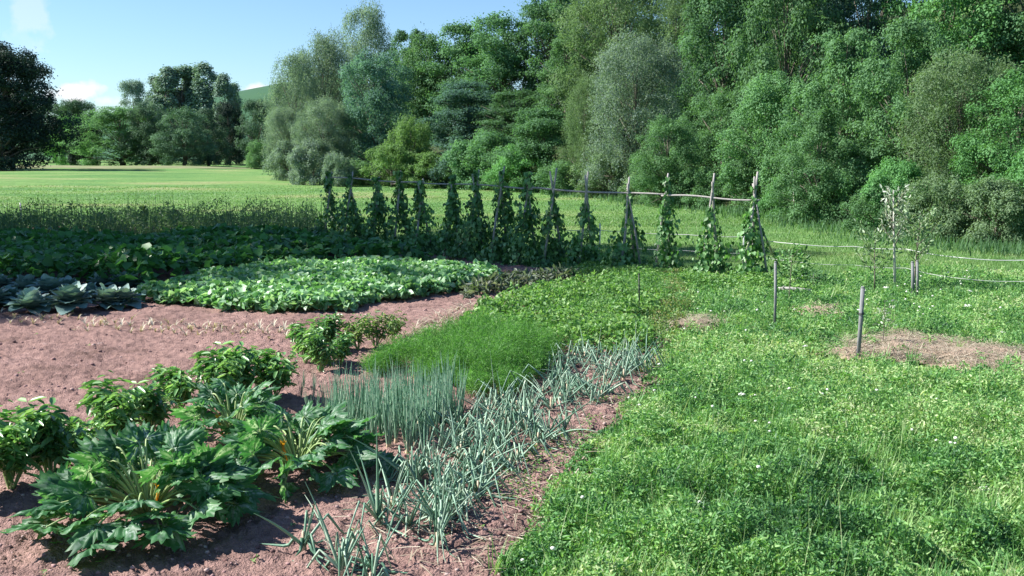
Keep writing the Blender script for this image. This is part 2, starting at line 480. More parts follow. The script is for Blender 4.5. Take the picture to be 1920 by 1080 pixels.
sn.links.new(src, pm.inputs[6]); sn.links.new(ramp(sn, [(.34, (.60, .60, .58)), (.47, (.95, .95, .95)), (.56, (1.05, 1.05, 1.04)), (.7, (1.16, 1.18, 1.2))], tb.outputs['Fac']), pm.inputs[7]); sn.links.new(pm.outputs[2], sp.inputs['Base Color'])
soil = build('garden_soil', [dict(V=SV[used], F=[remap[SF]], v=np.zeros(len(used)))], MT['soil'], smooth=True)
tag(soil, kind='structure')


def sz(P): return soil_h(P[:, 0], P[:, 1])


# clods and pebbles lying on the soil
ICO = bpy.data.meshes.new('tmp'); import bmesh
bm = bmesh.new(); bmesh.ops.create_icosphere(bm, subdivisions=1, radius=1); bm.to_mesh(ICO); bm.free()
IV = np.array([v.co[:] for v in ICO.vertices]); IF = np.array([list(p.vertices) for p in ICO.polygons]); bpy.data.meshes.remove(ICO)


def blobs(P, r, rg, squash=.7, v=None, jit=.3):
    n = len(P); k = len(IV)
    V = IV[None] * (1 + jit * rg.uniform(-1, 1, (n, k, 1))) * r[:, None, None]
    a = rg.uniform(0, 2 * pi, n); c, s = np.cos(a)[:, None], np.sin(a)[:, None]
    V = np.stack([V[..., 0] * c - V[..., 1] * s, V[..., 0] * s + V[..., 1] * c, V[..., 2] * squash], -1) + P[:, None]
    off = (np.arange(n) * k)[:, None, None]
    return dict(V=V.reshape(-1, 3), F=[(IF[None] + off).reshape(-1, 3)], v=np.repeat(rg.rand(n) if v is None else v, k))


rg = rs(5)
P = sample(SOIL, 11000, rg); P = np.c_[P, sz(P)]
r = .004 + .011 * rg.rand(len(P)) ** 3 * (1 + P[:, 1] / 12)
MT['clod'] = leaf_mat('clod_earth', [(.12, .07, .065), (.24, .15, .14), (.32, .20, .19), (.40, .30, .27)], trans=0, rough=1, spec=.1, objvar=0)
tag(build('soil_clods', [blobs(P, r, rg)], MT['clod']), 'small reddish earth clods scattered over the bare garden bed', 'soil clods', kind='stuff')


# ------------------------------------------------------------------ trees
def lobes(kind, H, W, rg, M_):
    """clump centres and radii for a crown shape"""
    t0, top = {'round': (.14, 1), 'broad': (.03, 1), 'poplar': (.10, 1), 'bush': (.0, 1), 'pine': (.55, 1), 'willow': (.02, 1), 'tier': (.03, 1)}[kind]
    cs = []; rr = []
    while len(cs) < M_:
        t = rg.uniform(t0, top)
        if kind == 'poplar': R = min(1, (t / .2)) * (1 - max(0, (t - .45) / .6)) ** .6
        elif kind == 'pine': R = math.sqrt(max(0, 1 - ((t - .78) / .24) ** 2))
        elif kind == 'round': R = math.sqrt(max(0, 1 - ((t - .55) / .5) ** 2))
        elif kind == 'bush': R = math.sqrt(max(0, 1 - (max(t - .25, 0) / .75) ** 2)) * min(1, .75 + t)
        else: R = math.sqrt(max(0, 1 - (max(t - .35, 0) / .66) ** 2)) * min(1, .72 + t)
        if rg.rand() > R + .1: continue
        ph = rg.uniform(0, 2 * pi)
        rho = rg.uniform(.60, .95) if rg.rand() < .75 else rg.uniform(.1, .6)
        rad = W / 2 * R * rho * (1 + .18 * sin(3 * ph + t * 7))
        k = {'round': .072, 'broad': .060, 'poplar': .05, 'bush': .12, 'pine': .06, 'willow': .075, 'tier': .068}[kind] * rg.choice([.5, .7, .9, 1.1, 1.45])
        rc = H * k if kind != 'poplar' else W * .16 * rg.uniform(.6, 1.3)
        z = t * H
        z = min(z, H - rc * .7)
        cs.append((rad * cos(ph), rad * sin(ph), max(z, rc * .5))); rr.append(rc)
    return np.array(cs), np.array(rr)


def make_tree(kind, H, W, n, leaf, seed, M_=90, aspect=.55, squash=.8, trunk_r=.02, name='tree', droop=.35):
    rg = rs(seed)
    cs, rr = lobes(kind, H, W, rg, int(M_ * 1.7) if kind not in ('poplar', 'pine') else M_); n = int(n * 1.12)
    w_ = rr ** 2; which = rg.choice(len(cs), n, p=w_ / w_.sum())
    d = rdir(n, rg); d = np.where((d[:, 2:] < -.3) & (rg.rand(n, 1) < .6), -d, d)
    rad = rr[which] * rg.uniform(.35, 1.08, n) ** .6
    if kind == 'poplar': sq = np.array([1, 1, 1.7])
    else:
        an = rg.uniform(.65, 1.5, (len(cs), 3)) * np.array([1, 1, squash]); sq = an[which]
    P = cs[which] + d * rad[:, None] * sq + rg.normal(0, leaf * .7, (n, 3))
    stray = rg.rand(n) < .12; P[stray] += d[stray] * (rr[which][stray] * rg.uniform(.1, .5, stray.sum()))[:, None]
    P[:, 2] = np.maximum(P[:, 2], .05)
    if kind not in ('pine',):      # ragged hollows through the crown
        q = 1.0 / (H * .075)
        g3 = (vnoise(P[:, 0] * q, P[:, 2] * q + 3, seed) + vnoise(P[:, 1] * q, P[:, 2] * q + 9, seed + 2) + vnoise(P[:, 0] * q + 5, P[:, 1] * q, seed + 4)) / 3
        kp = g3 > .40; P, d, which, n = P[kp], d[kp], which[kp], int(kp.sum())
    nr = norm(d * .85 + rg.normal(0, .42, (n, 3)) + np.array([0, 0, .35]))
    ax = norm(np.cross(nr, rdir(n, rg)) + d * .3 + np.array([0, 0, -droop]))
    cv = rg.rand(len(cs))
    v = np.clip(.4 * rg.rand(n) + .6 * cv[which], 0, 1)
    root = thing(name, None, None)
    build('crown', [leaves(DIAMOND, P, ax, nr, leaf * rg.uniform(.6, 1.4, n), aspect, v)], MT['forest'], root)
    tr = trunk_r * H; parts = []
    hb = H * .78
    tp = [(0.05 * H * .1 * sin(q * 5), .04 * H * .1 * cos(q * 7), q * hb) for q in np.linspace(-.01, 1, 8)]
    parts.append(tube(tp, np.linspace(tr * 1.25, tr * .25, 8), 8))
    for j in rg.choice(len(cs), min(44, len(cs)), replace=False):
        e = cs[j]; z0 = min(max(e[2] * .6 - .05 * H, .08 * H), hb * .95); q = z0 / hb
        a = np.array([0, 0, z0]); mid = a * .5 + e * .5 + np.array([0, 0, .03 * H])
        r0 = tr * (1 - q) * .40 + tr * .10
        parts.append(tube([a, mid, e], [r0, r0 * .6, r0 * .2], 5))
    build('trunk', parts, MT['bark'], root, smooth=True)
    return root


PR = {}
PR['broad'] = [make_tree('broad', 11, 8.5, 52000, .17, s, 110, .6) for s in (1, 2, 3)]
PR['tier'] = [make_tree('tier', 13, 9, 42000, .23, s, 120, .6, squash=.5) for s in (11, 12)]
PR['willow'] = [make_tree('willow', 11, 9, 60000, .19, s, 120, .32, squash=1.05, droop=-.2) for s in (21, 22)]
PR['round'] = [make_tree('round', 16, 13, 42000, .30, s, 95, .6) for s in (31, 32)]
PR['poplar'] = [make_tree('poplar', 22, 5.5, 22000, .36, s, 80, .7, trunk_r=.012) for s in (41, 42)]
PR['bush'] = [make_tree('bush', 3.2, 4.5, 22000, .12, s, 45, .55, trunk_r=.02, name='bush') for s in (51, 52, 53)]
PR['pine'] = [make_tree('pine', 20, 8, 9000, .35, 61, 30, .5, trunk_r=.012)]
DIM = dict(broad=(11, 8.5), tier=(13, 9), willow=(11, 9), round=(16, 13), poplar=(22, 5.5), bush=(3.2, 4.5), pine=(20, 8))
USED = set(); tcount = 0


def tree(kind, px, y, top, wpx, mat, label, cat='tree', group=None, bark=None, xyz=None, name=None):
    """px, y: where the trunk stands; top: picture height of its tip; wpx: its width"""
    global tcount
    x = at_y(px, y)[0]; z = th(x, y)
    H = at_y(px, y, top)[2] - z; W = wpx / F_PX * y
    H0, W0 = DIM[kind]; lst = PR[kind]; root = lst[tcount % len(lst)]; tcount += 1
    mats = {'crown': MT[mat]}
    if bark: mats['trunk'] = MT[bark]
    r = dup(root, (x, y, z - .05), rs(tcount).uniform(0, 6.28), (W / W0, W / W0, H / H0), label, group, mats)
    r.name = name or ('bush' if kind == 'bush' else 'tree'); r['category'] = cat
    if group: r['group'] = group
    return r


G1 = 'trees along the wooded bank'; G2 = 'far trees across the meadow'; G3 = 'shrubs along the foot of the wood'
T = tree
# far across the meadow, left to right
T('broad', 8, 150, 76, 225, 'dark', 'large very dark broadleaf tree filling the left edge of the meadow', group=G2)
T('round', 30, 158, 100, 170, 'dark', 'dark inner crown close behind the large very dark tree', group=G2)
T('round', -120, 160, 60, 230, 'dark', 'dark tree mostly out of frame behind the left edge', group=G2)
T('round', 150, 260, 190, 90, 'far', 'dark rounded treetop showing low just right of the large dark tree', group=G2)
T('bush', 140, 205, 218, 80, 'bright', 'bright green small tree standing just right of the large dark tree', group=G2)
T('bush', 168, 200, 225, 60, 'dark', 'narrow blue-green shrub between the bright small tree and the spreading tree', group=G2)
T('broad', 235, 195, 198, 185, 'mid', 'low spreading olive-green tree with wide skirts, left of the poplars', group=G2)
T('broad', 285, 190, 192, 90, 'far', 'dark spreading tree under the sparse pine top', group=G2)
T('pine', 260, 215, 155, 52, 'poplar', 'tall sparse tree with an open flat tuft above the spreading tree', group=G2)
T('poplar', 303, 245, 150, 54, 'poplar', 'shortest leftmost poplar of the far clump', group=G2)
T('poplar', 322, 240, 132, 66, 'poplar', 'second poplar from the left in the far clump', group=G2)
T('poplar', 352, 242, 130, 70, 'poplar', 'middle left poplar with broad rounded top in the far clump', group=G2)
T('poplar', 376, 246, 133, 62, 'poplar', 'slim poplar in the centre of the far clump', group=G2)
T('poplar', 398, 240, 126, 60, 'poplar', 'tallest pointed poplar of the far clump', group=G2)
T('poplar', 430, 236, 145, 50, 'poplar', 'narrow pointed poplar at the right of the far clump', group=G2)
T('poplar', 447, 240, 162, 36, 'poplar', 'thin short poplar at the right end of the far clump', group=G2)
T('broad', 350, 185, 200, 105, 'far', 'bushy dark green tree in front of the poplar trunks', group=G2)
T('broad', 395, 195, 205, 90, 'far', 'dark shaded tree in front of the right poplars', group=G2)
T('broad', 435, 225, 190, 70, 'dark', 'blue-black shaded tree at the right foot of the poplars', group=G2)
T('round', 490, 215, 190, 80, 'far', 'rounded green tree below the green hill field', group=G2)
T('bush', 490, 165, 262, 60, 'mid', 'light green bush at the far meadow edge right of the poplars', 'bush', group=G2)
T('round', 540, 330, 160, 50, 'far', 'small distant treetop on the green hill line', group=G2)
T('round', 110, 300, 196, 150, 'far', 'distant dark tree seen behind the large dark tree', group=G2)
T('willow', 1110, 100, -60, 200, 'olive', 'olive-green treetop behind the tallest olive crown', group=G1)
T('broad', 1300, 84, -60, 240, 'forest', 'dark treetops seen through the gap above the shady hollow', group=G1)
T('broad', 1480, 78, -90, 240, 'forest', 'dark tree behind the tall mid green tree', group=G1)
# the bank: tall trees, back to front
T('willow', 612, 112, 70, 130, 'willow', 'grey-green willow rising in steps at the left end of the wood', group=G1)
T('willow', 560, 105, 108, 120, 'willow', 'leftmost grey-green willow of the wood with branches down to the meadow', group=G1)
T('willow', 545, 98, 205, 100, 'willow', 'low grey willow at the tapering left end of the wood', group=G1)
T('willow', 690, 118, 22, 130, 'willow', 'pale feathery tree with thin airy top high above the left of the wood', group=G1)
T('willow', 610, 86, 190, 120, 'willow', 'grey-green drooping willow in front, left of the round dark alder', group=G1)
T('broad', 705, 88, 95, 160, 'forest_blue', 'round blue-green alder with deep dark hollows behind the yellow bush', group=G1)
T('broad', 770, 112, 58, 120, 'forest', 'dark treetop on the skyline right of the feathery tree', group=G1)
T('tier', 800, 106, 62, 130, 'mid', 'mid green tree with layered boughs on the skyline', group=G1)
T('tier', 862, 104, 44, 150, 'forest', 'dark green tree with tiered leaf clumps above the bean row', group=G1)
T('tier', 945, 98, 22, 160, 'forest', 'tall dark maple-like tree at the dip of the skyline', group=G1)
T('tier', 880, 84, 150, 160, 'forest_blue', 'layered blue-green tree below the skyline above the poles', group=G1)
T('tier', 965, 80, 165, 150, 'forest', 'dark tiered tree with shady gaps near the middle of the wood', group=G1)
T('tier', 1030, 96, -40, 150, 'forest', 'tall dark tree where the wood reaches the top of the frame', group=G1)
T('tier', 1060, 78, 60, 120, 'mid', 'bright-leaved layered tree left of the olive tree', group=G1)
T('willow', 1150, 76, -70, 210, 'olive', 'tall olive-green tree towering behind the pale round willow', group=G1)
T('willow', 1260, 72, -40, 150, 'olive', 'second olive-green tree, right of the tallest olive crown', group=G1)
T('willow', 1190, 56, 78, 190, 'willow', 'pale round willow with upswept branches in front of the olive trees', group=G1)
T('willow', 1095, 62, 150, 90, 'olive', 'slim olive tree at the left shoulder of the pale round willow', group=G1)
T('tier', 1020, 66, 200, 150, 'forest', 'dark spreading tree with a bright lower bough left of the willow', group=G1)
T('broad', 1350, 64, -60, 220, 'forest', 'dark tall tree behind the shady hollow right of the willow', group=G1)
T('broad', 1350, 52, 165, 170, 'mid', 'green tree below the shady hollow, beside the pale willow', group=G1)
T('broad', 1465, 50, -110, 230, 'mid', 'tall mid green tree right of the shady hollow', group=G1)
T('broad', 1440, 43, 130, 190, 'mid', 'broad leafy tree above the right end of the bean poles', group=G1)
T('broad', 1610, 52, -140, 260, 'forest_blue', 'tall blue-green tree at the top right of the wood', group=G1)
T('broad', 1570, 40, 60, 220, 'mid', 'leafy green tree behind the silvery sapling, upper part', group=G1)
T('broad', 1760, 48, -160, 270, 'bright', 'fresh green tall tree reaching the top of the frame at right', group=G1)
T('broad', 1920, 46, -150, 280, 'forest', 'dark green tall tree in the top right corner', group=G1)
T('broad', 1700, 36, 40, 240, 'mid', 'dense green tree in the middle of the right bank', group=G1)
T('willow', 1790, 33, 110, 230, 'olive', 'greyish fine-leaved tree right of the dense green tree', group=G1)
T('broad', 1900, 31, 130, 230, 'bright', 'bright green tree with big leaves at the right edge', group=G1)
T('broad', 1530, 36, 205, 190, 'mid', 'low leafy tree just right of the last bean pole', group=G1)
T('broad', 2080, 33, -40, 300, 'mid', 'green tree beyond the right edge of the picture', group=G1)
T('broad', 1250, 48, 215, 130, 'mid', 'rounded green shrub tree at the foot of the pale willow', group=G1)
# shrubs along the foot
T('bush', 772, 78, 218, 95, 'yellow', 'tall yellow-green bush in front of the dark trees', 'bush', group=G3)
T('bush', 735, 76, 272, 120, 'yellow', 'low yellow-green bush left of the tall yellow bush', 'bush', group=G3)
T('bush', 810, 75, 285, 110, 'yellow', 'low yellow-green bush right of the tall yellow bush', 'bush', group=G3)
T('bush', 665, 79, 300, 90, 'mid', 'small green bush below the blue-green alder', 'bush', group=G3)
T('bush', 590, 82, 262, 90, 'willow', 'grey willow bush hanging over the meadow edge', 'bush', group=G3)
T('bush', 545, 95, 262, 80, 'willow', 'leftmost grey willow bush at the foot of the wood', 'bush', group=G3)
T('bush', 635, 77, 285, 60, 'willow', 'dark-based willow bush just left of the first bean plant', 'bush', group=G3)
T('bush', 890, 72, 300, 110, 'mid', 'green bush behind the sixth bean plant', 'bush', group=G3)
T('bush', 985, 66, 268, 130, 'bright', 'bright green low bough over the middle poles', 'bush', group=G3)
T('bush', 1060, 62, 300, 110, 'mid', 'green bush behind the middle poles', 'bush', group=G3)
T('bush', 1140, 57, 285, 130, 'olive', 'olive bush at the foot of the pale willow, left side', 'bush', group=G3)
T('bush', 1225, 51, 300, 110, 'olive', 'olive bush at the foot of the pale willow, right side', 'bush', group=G3)
T('bush', 1310, 47, 312, 120, 'mid', 'green bush behind the taller right poles', 'bush', group=G3)
T('bush', 1400, 43, 300, 130, 'mid', 'green bush behind the last bean pole', 'bush', group=G3)
T('bush', 1470, 40, 330, 80, 'bright', 'bright green bush left of the dark hollow at the wood foot', 'bush', group=G3)
T('bush', 1585, 35, 300, 120, 'mid', 'green bush right of the dark hollow at the wood foot', 'bush', group=G3)
T('bush', 1680, 31.5, 300, 130, 'bright', 'bright-leaved bush behind the silvery sapling', 'bush', group=G3)
T('bush', 1640, 31.5, 350, 120, 'mid', 'low green bush behind the silvery sapling', 'bush', group=G3)
T('bush', 1765, 28.8, 325, 150, 'olive', 'grey-green bush behind the staked apple sapling', 'bush', group=G3)
T('bush', 1870, 27.5, 335, 150, 'olive', 'grey-green bush near the right edge at the wood foot', 'bush', group=G3)
T('bush', 1940, 28, 270, 160, 'bright', 'big bright bush cut by the right edge of the picture', 'bush', group=G3)
T('bush', 2060, 26, 300, 200, 'mid', 'bush beyond the right edge of the picture', 'bush', group=G3)
T('bush', 915, 71, 248, 150, 'forest', 'dark green bush filling the gap right of the yellow bushes', 'bush', group=G3)
T('bush', 872, 73.5, 262, 110, 'forest_blue', 'blue-green bush just right of the yellow bushes', 'bush', group=G3)
T('bush', 945, 69, 285, 120, 'mid', 'mid green bush at the wood foot behind the eighth bean plant', 'bush', group=G3)
# bare pale stems on the bank
for k, (px, y, b_, t_, dx) in enumerate([(1492, 37.5, 380, 312, -.18)]):
    a = at_y(px, y, b_); e = at_y(px, y, t_); z0 = th(a[0], y)
    lab = ['whitish bare stem by the dark hollow at the foot of the wood', 'pale bare stem behind the last bean pole',
           'slanting grey bough near the right edge of the wood', 'leaning grey limb in the bush near the right edge'][k]
    q = build('dead_sapling', [tube([(a[0], y, z0 - .1), (a[0] + dx * .4, y, (z0 + e[2]) / 2), (a[0] + dx, y, e[2])], [.05, .04, .02], 6)], MT['pale_bark'], smooth=True)
    tag(q, lab, 'dead stem')

# two tall trees left of the frame throw the shade on the beds
SH = [(-28.5, 27.2, 27.0, 15.0), (-22.5, 18.5, 14.0, 9.0)]
for k, (x, y, H, W) in enumerate(SH):
    r = dup(PR['round' if k == 0 else 'broad'][0], (x, y, 0), k * 2., (W / DIM['round' if k == 0 else 'broad'][1],) * 2 + (H / DIM['round' if k == 0 else 'broad'][0],),
            ['tall dense tree beyond the left edge that shades the beds', 'smaller tree beyond the left edge that shades the cabbages'][k], None, {'crown': MT['forest']})
    r['category'] = 'tree'; r.name = 'tree'
for lst in PR.values():
    for r in lst:
        for ch in list(r.children): bpy.data.objects.remove(ch)
        bpy.data.objects.remove(r)

# ------------------------------------------------------------------ garden foliage materials
MT['beanleaf'] = leaf_mat('bean_leaf', [(.03, .10, .025), (.07, .19, .05), (.14, .31, .10), (.26, .44, .20)], trans=.35, rough=.45, spec=.5, objvar=.12)
MT['squash'] = leaf_mat('squash_leaf', [(.03, .12, .04), (.07, .21, .06), (.12, .30, .10)], objvar=0, rough=.45)
MT['bushbean'] = leaf_mat('bush_bean_leaf', [(.06, .18, .06), (.15, .33, .13), (.30, .50, .27), (.48, .62, .44)], objvar=0, rough=.45, spec=.5)
MT['cabbage'] = leaf_mat('cabbage_leaf', [(.10, .19, .17), (.18, .29, .26), (.30, .42, .38)], trans=.12, objvar=.15, rough=.5)
MT['zucchini'] = leaf_mat('zucchini_leaf', [(.018, .085, .038), (.048, .165, .058), (.12, .30, .085)], trans=.4, rough=.5, spec=.35, objvar=.08, silver=(.50, .60, .52))
MT['petiole'] = leaf_mat('zucchini_stalk', [(.22, .34, .11), (.42, .52, .24)], trans=.15, objvar=0)
MT['pepper'] = leaf_mat('pepper_leaf', [(.06, .17, .05), (.14, .31, .09), (.30, .48, .20)], trans=.3, rough=.35, spec=.6, objvar=.12)
MT['palepepper'] = leaf_mat('pale_leaf', [(.06, .14, .03), (.14, .25, .07), (.30, .38, .16)], trans=.3, rough=.45, objvar=.12)
MT['onion'] = leaf_mat('onion_leaf', [(.08, .18, .11), (.16, .30, .20), (.28, .42, .31), (.46, .52, .38)], trans=.15, rough=.45, spec=.4, objvar=.12)
MT['onion_up'] = leaf_mat('upright_onion_leaf', [(.10, .23, .14), (.20, .38, .25), (.35, .53, .38), (.48, .58, .44)], trans=.15, rough=.45, objvar=.1)
MT['straw'] = leaf_mat('dry_leaf', [(.22, .17, .12), (.42, .35, .26), (.62, .56, .44)], trans=.15, rough=.8, objvar=.15)
MT['carrot'] = leaf_mat('carrot_leaf', [(.045, .15, .035), (.10, .26, .055), (.19, .38, .10)], trans=.4, rough=.6, objvar=0)
MT['beet'] = leaf_mat('beet_leaf', [(.10, .04, .05), (.07, .11, .06), (.16, .20, .14), (.32, .30, .28)], objvar=.1)
MT['strawb'] = leaf_mat('low_leaf', [(.05, .13, .03), (.10, .23, .06), (.19, .35, .10), (.38, .50, .22)], objvar=0)
MT['lawn'] = leaf_mat('lawn_weed_leaf', [(.035, .11, .04), (.095, .24, .075), (.17, .35, .11), (.27, .43, .15), (.46, .52, .30)], trans=.35, rough=.5, objvar=0)
MT['weedb'] = leaf_mat('weed_leaf', [(.05, .12, .05), (.11, .20, .09), (.20, .28, .15)], objvar=.1)
MT['rusty'] = leaf_mat('rusty_weed_leaf', [(.05, .13, .03), (.13, .22, .06), (.24, .26, .10), (.27, .18, .09)], objvar=0)
MT['silver'] = leaf_mat('silvery_leaf', [(.18, .23, .15), (.36, .42, .32), (.58, .62, .54)], trans=.25, objvar=0)
MT['apple'] = leaf_mat('apple_leaf', [(.08, .16, .07), (.17, .26, .13), (.32, .40, .26)], trans=.3, objvar=.1)
MT['petal'] = leaf_mat('white_petal', [(.7, .7, .66), (.85, .85, .8)], trans=.2, objvar=0)
MT['orange'] = leaf_mat('orange_petal', [(.6, .25, .02), (.8, .42, .04)], trans=.3, objvar=0)
MT['bulb'] = leaf_mat('onion_bulb', [(.5, .38, .25), (.7, .6, .45)], trans=.05, objvar=.1, rough=.5)


def bed(name, pg, n, L, h, mat, label, cat, seed, tmpl=OVAL, aspect=.7, lump=1.5, up=1.0, jag=.5, ev=.25, lod=True, zb=None, hmin=.35, growd=0, kind='stuff', vn=.4, tiltv=.55, rag=1.0):
    rg = rs(seed); P2 = sample(pg, n, rg, lod)
    ee = edge_dist(P2, pg) + (fbm(P2[:, 0] * 2.2, P2[:, 1] * 2.2, seed + 9, 3) - .62) * .55 * rag; P2 = P2[ee > 0]; n = len(P2)
    e = np.clip(ee[ee > 0] / ev, 0, 1)
    hh = h * (hmin + (1 - hmin) * fbm(P2[:, 0] * lump, P2[:, 1] * lump, seed, 3) ** 1.0 * 1.25) * (.35 + .65 * np.sqrt(e))
    z0 = sz(P2) if zb is None else zb(P2)
    P = np.c_[P2, z0 + hh * (1 - jag * rg.rand(n) ** 1.6)]
    nr = norm(rg.normal(0, tiltv, (n, 3)) + np.array([0, 0, up]))
    ax = norm(np.cross(nr, rdir(n, rg)) + np.array([0, 0, -.15]))
    ll = L * rg.uniform(.6, 1.35, n) * (1 + growd * P2[:, 1])
    v = np.clip(vn * fbm(P2[:, 0] * .9, P2[:, 1] * .9, seed + 5, 3) + (1 - vn) * rg.rand(n) ** 1.3, 0, 1)
    ob = build(name, [leaves(tmpl, P, ax, nr, ll, aspect, v)], MT[mat])
    return tag(ob, label, cat, kind=kind)


def blades(pg, n, L, r, seed, zb, spread=.5, lod=True, growd=0, droop=.8, seg=2):
    rg = rs(seed); P2 = sample(pg, n, rg, lod)
    g = 1 + growd * P2[:, 1]
    D = norm(np.c_[rg.normal(0, spread, (n, 2)), np.ones(n)])
    v = np.clip(.4 * fbm(P2[:, 0] * .9, P2[:, 1] * .9, 9, 3) + .6 * rg.rand(n), 0, 1)
    return strands(np.c_[P2, zb(P2)], D, L * rg.uniform(.5, 1.3, n), r * g, droop * rg.rand(n), v, seg=seg)


# ------------------------------------------------------------------ lawn and weeds
MULCH = poly([(1572, 668), (1620, 640), (1700, 628), (1790, 645), (1850, 655), (1990, 672), (2080, 700), (1960, 712), (1850, 700), (1780, 690), (1680, 680), (1600, 678)])
MULCH2 = poly([(1505, 588), (1530, 580), (1560, 585), (1590, 602), (1570, 606), (1530, 600)])
MULCH3 = poly([(1255, 612), (1290, 598), (1335, 602), (1352, 616), (1310, 622), (1270, 622)])
LAWN = poly([(895, 1290), (925, 1085), (980, 1010), (1015, 935), (1085, 855), (1135, 795), (1200, 722), (1225, 640), (1215, 560), (1180, 535), (1500, 520), (1750, 505), (2250, 520), (2500, 620), (2700, 1290)])


def dirt_mask(P2):
    m = np.zeros(len(P2), bool)
    for q in (MULCH, MULCH2, MULCH3):
        d = edge_dist(P2, q) * np.where(inside(P2, q), 1, -1) + (fbm(P2[:, 0] * 3, P2[:, 1] * 3, 77, 3) - .5) * .9 + (_h(P2[:, 0] * 50, P2[:, 1] * 50, 3) - .5) * .35
        m |= (d > .03) & (_h(P2[:, 0] * 9, P2[:, 1] * 9, 12) > .10)
    ed_ = edge_dist(P2, LAWN) + (fbm(P2[:, 0] * 2.5, P2[:, 1] * 2.5, 61, 4) - .5) * .9 - .10 * _h(P2[:, 0] * 80, P2[:, 1] * 80, 9)
    m |= (ed_ < .02) & (P2[:, 0] < 3.2)
    return m


def lawn_z(P2):
    far = np.clip((P2[:, 1] - 9) / 10, 0, 1)
    k = fbm(P2[:, 0] * 1.1, P2[:, 1] * 1.1, 40, 4); k2 = fbm(P2[:, 0] * 4.5, P2[:, 1] * 4.5, 46, 3)
    e = np.clip(edge_dist(P2, LAWN) / .5, 0, 1)
    return (.015 + (.22 - .08 * far) * np.clip(k * 2.2 - .65, 0, 1) + .20 * np.clip(k2 * 2.0 - .75, 0, 1)) * (.3 + .7 * e)


def lawn_v(P2, rnd):
    a = fbm(P2[:, 0] * .6, P2[:, 1] * .6, 51, 3); b_ = fbm(P2[:, 0] * 2.4, P2[:, 1] * 2.4, 57, 3)
    return np.clip((a - .5) * .7 + (b_ - .5) * 1.1 + .15 + .62 * rnd ** 1.2, 0, 1)


rg = rs(70); parts = []
for (n, L, asp, tm, up, til) in ((270000, .020, .7, OVAL, .8, .8), (60000, .044, .36, OVAL, .4, 1.0), (170000, .027, .45, DIAMOND, .4, .9)):
    P2 = sample(LAWN, n, rg); P2 = P2[~dirt_mask(P2)]; n = len(P2)
    hz = lawn_z(P2) * (1 - .75 * rg.rand(n) ** 1.4)
    nr = norm(rg.normal(0, til, (n, 3)) + np.array([0, 0, up])); ax = norm(np.cross(nr, rdir(n, rg)))
    g = .75 + P2[:, 1] * .045
    parts.append(leaves(tm, np.c_[P2, hz], ax, nr, L * rg.uniform(.5, 1.5, n) * g, asp, lawn_v(P2, rg.rand(n))))
# broad-leaved rosettes and taller tufts among the fine leaves
P2 = sample(LAWN, 420, rg); P2 = P2[~dirt_mask(P2)]; P2 = np.repeat(P2, 9, 0); n = len(P2); a = rg.uniform(0, 2 * pi, n)
parts.append(leaves(OVAL, np.c_[P2, lawn_z(P2) * .75 + .01], np.c_[np.cos(a), np.sin(a), rg.uniform(.1, .9, n)], np.c_[-np.cos(a), -np.sin(a), 1.6 + 0 * a], rg.uniform(.04, .10, n) * (.8 + P2[:, 1] * .03), .36, np.repeat(rg.uniform(.1, .7, n // 9), 9) + .1 * rg.rand(n)))
P2 = sample(LAWN, 520, rg); P2 = P2[~dirt_mask(P2)]; P2 = np.repeat(P2, 26, 0) + rg.normal(0, .035, (0 + len(P2) * 26, 2)); n = len(P2)
parts.append(strands(np.c_[P2, lawn_z(P2) * .4], norm(np.c_[rg.normal(0, .45, (n, 2)), np.ones(n)]), rg.uniform(.10, .26, n), .0024 * (.8 + P2[:, 1] * .1), 1.0 * rg.rand(n), np.repeat(rg.uniform(.15, .85, n // 26), 26) + .1 * rg.rand(n), seg=3))
P2 = sample(LAWN, 60000, rg); P2 = P2[~dirt_mask(P2)]; n = len(P2); lz = lawn_z(P2)
D = norm(np.c_[rg.normal(0, .5, (n, 2)), np.ones(n)])
parts.append(strands(np.c_[P2, lz * .2], D, (lz * .8 + .04) * rg.uniform(.5, 1.15, n), .0016 * (.8 + P2[:, 1] * .12), .9 * rg.rand(n), np.clip(lawn_v(P2, rg.rand(n)) + .08, 0, 1), seg=2))
P2 = sample(LAWN, 500, rg); P2 = P2[~dirt_mask(P2)]; n = len(P2); lz = lawn_z(P2)
D = norm(np.c_[rg.normal(0, .3, (n, 2)), np.ones(n)])
parts.append(strands(np.c_[P2, lz * .2], D, (lz + .10) * rg.uniform(.9, 1.6, n), .002 * (.8 + P2[:, 1] * .1), .5 * rg.rand(n), np.clip(.7 + .3 * rg.rand(n), 0, 1), seg=3))
tag(build('lawn_weeds', parts, MT['lawn']), 'lumpy green lawn of clover, low weeds and grass blades right of the beds', 'grass', kind='stuff')

# rougher grass of the meadow beyond the garden
MEAD = np.array([(-14, 24), (-9, 34), (16, 16), (24, 16), (15, 30), (11, 44), (4, 62), (-8, 74), (-26, 90), (-50, 90), (-40, 40)], float)
MT['meadgrass'] = leaf_mat('meadow_grass_blade', [(.065, .16, .04), (.10, .215, .06), (.155, .255, .085), (.26, .28, .15)], trans=.35, objvar=0)
P2 = sample(np.array([(-40, 34), (16, 34), (16, 60), (2, 66), (-10, 78), (-44, 80)], float), 90000, rg); n = len(P2)
g = P2[:, 1] * .00045
pp = [strands(np.c_[P2, terrain(P2[:, 0], P2[:, 1]) - .02], norm(np.c_[rg.normal(0, .5, (n, 2)), np.ones(n)]), .05 * rg.uniform(.5, 1.4, n), g, .6 * rg.rand(n), np.clip(fbm(P2[:, 0] / 4, P2[:, 1] / 2, 3) * .6 + .4 * rg.rand(n), 0, 1), seg=1)]
P2 = sample(np.array([(-3, 23), (9, 19), (22, 16), (20, 26), (11, 40), (-8, 40)], float), 110000, rg); n = len(P2)
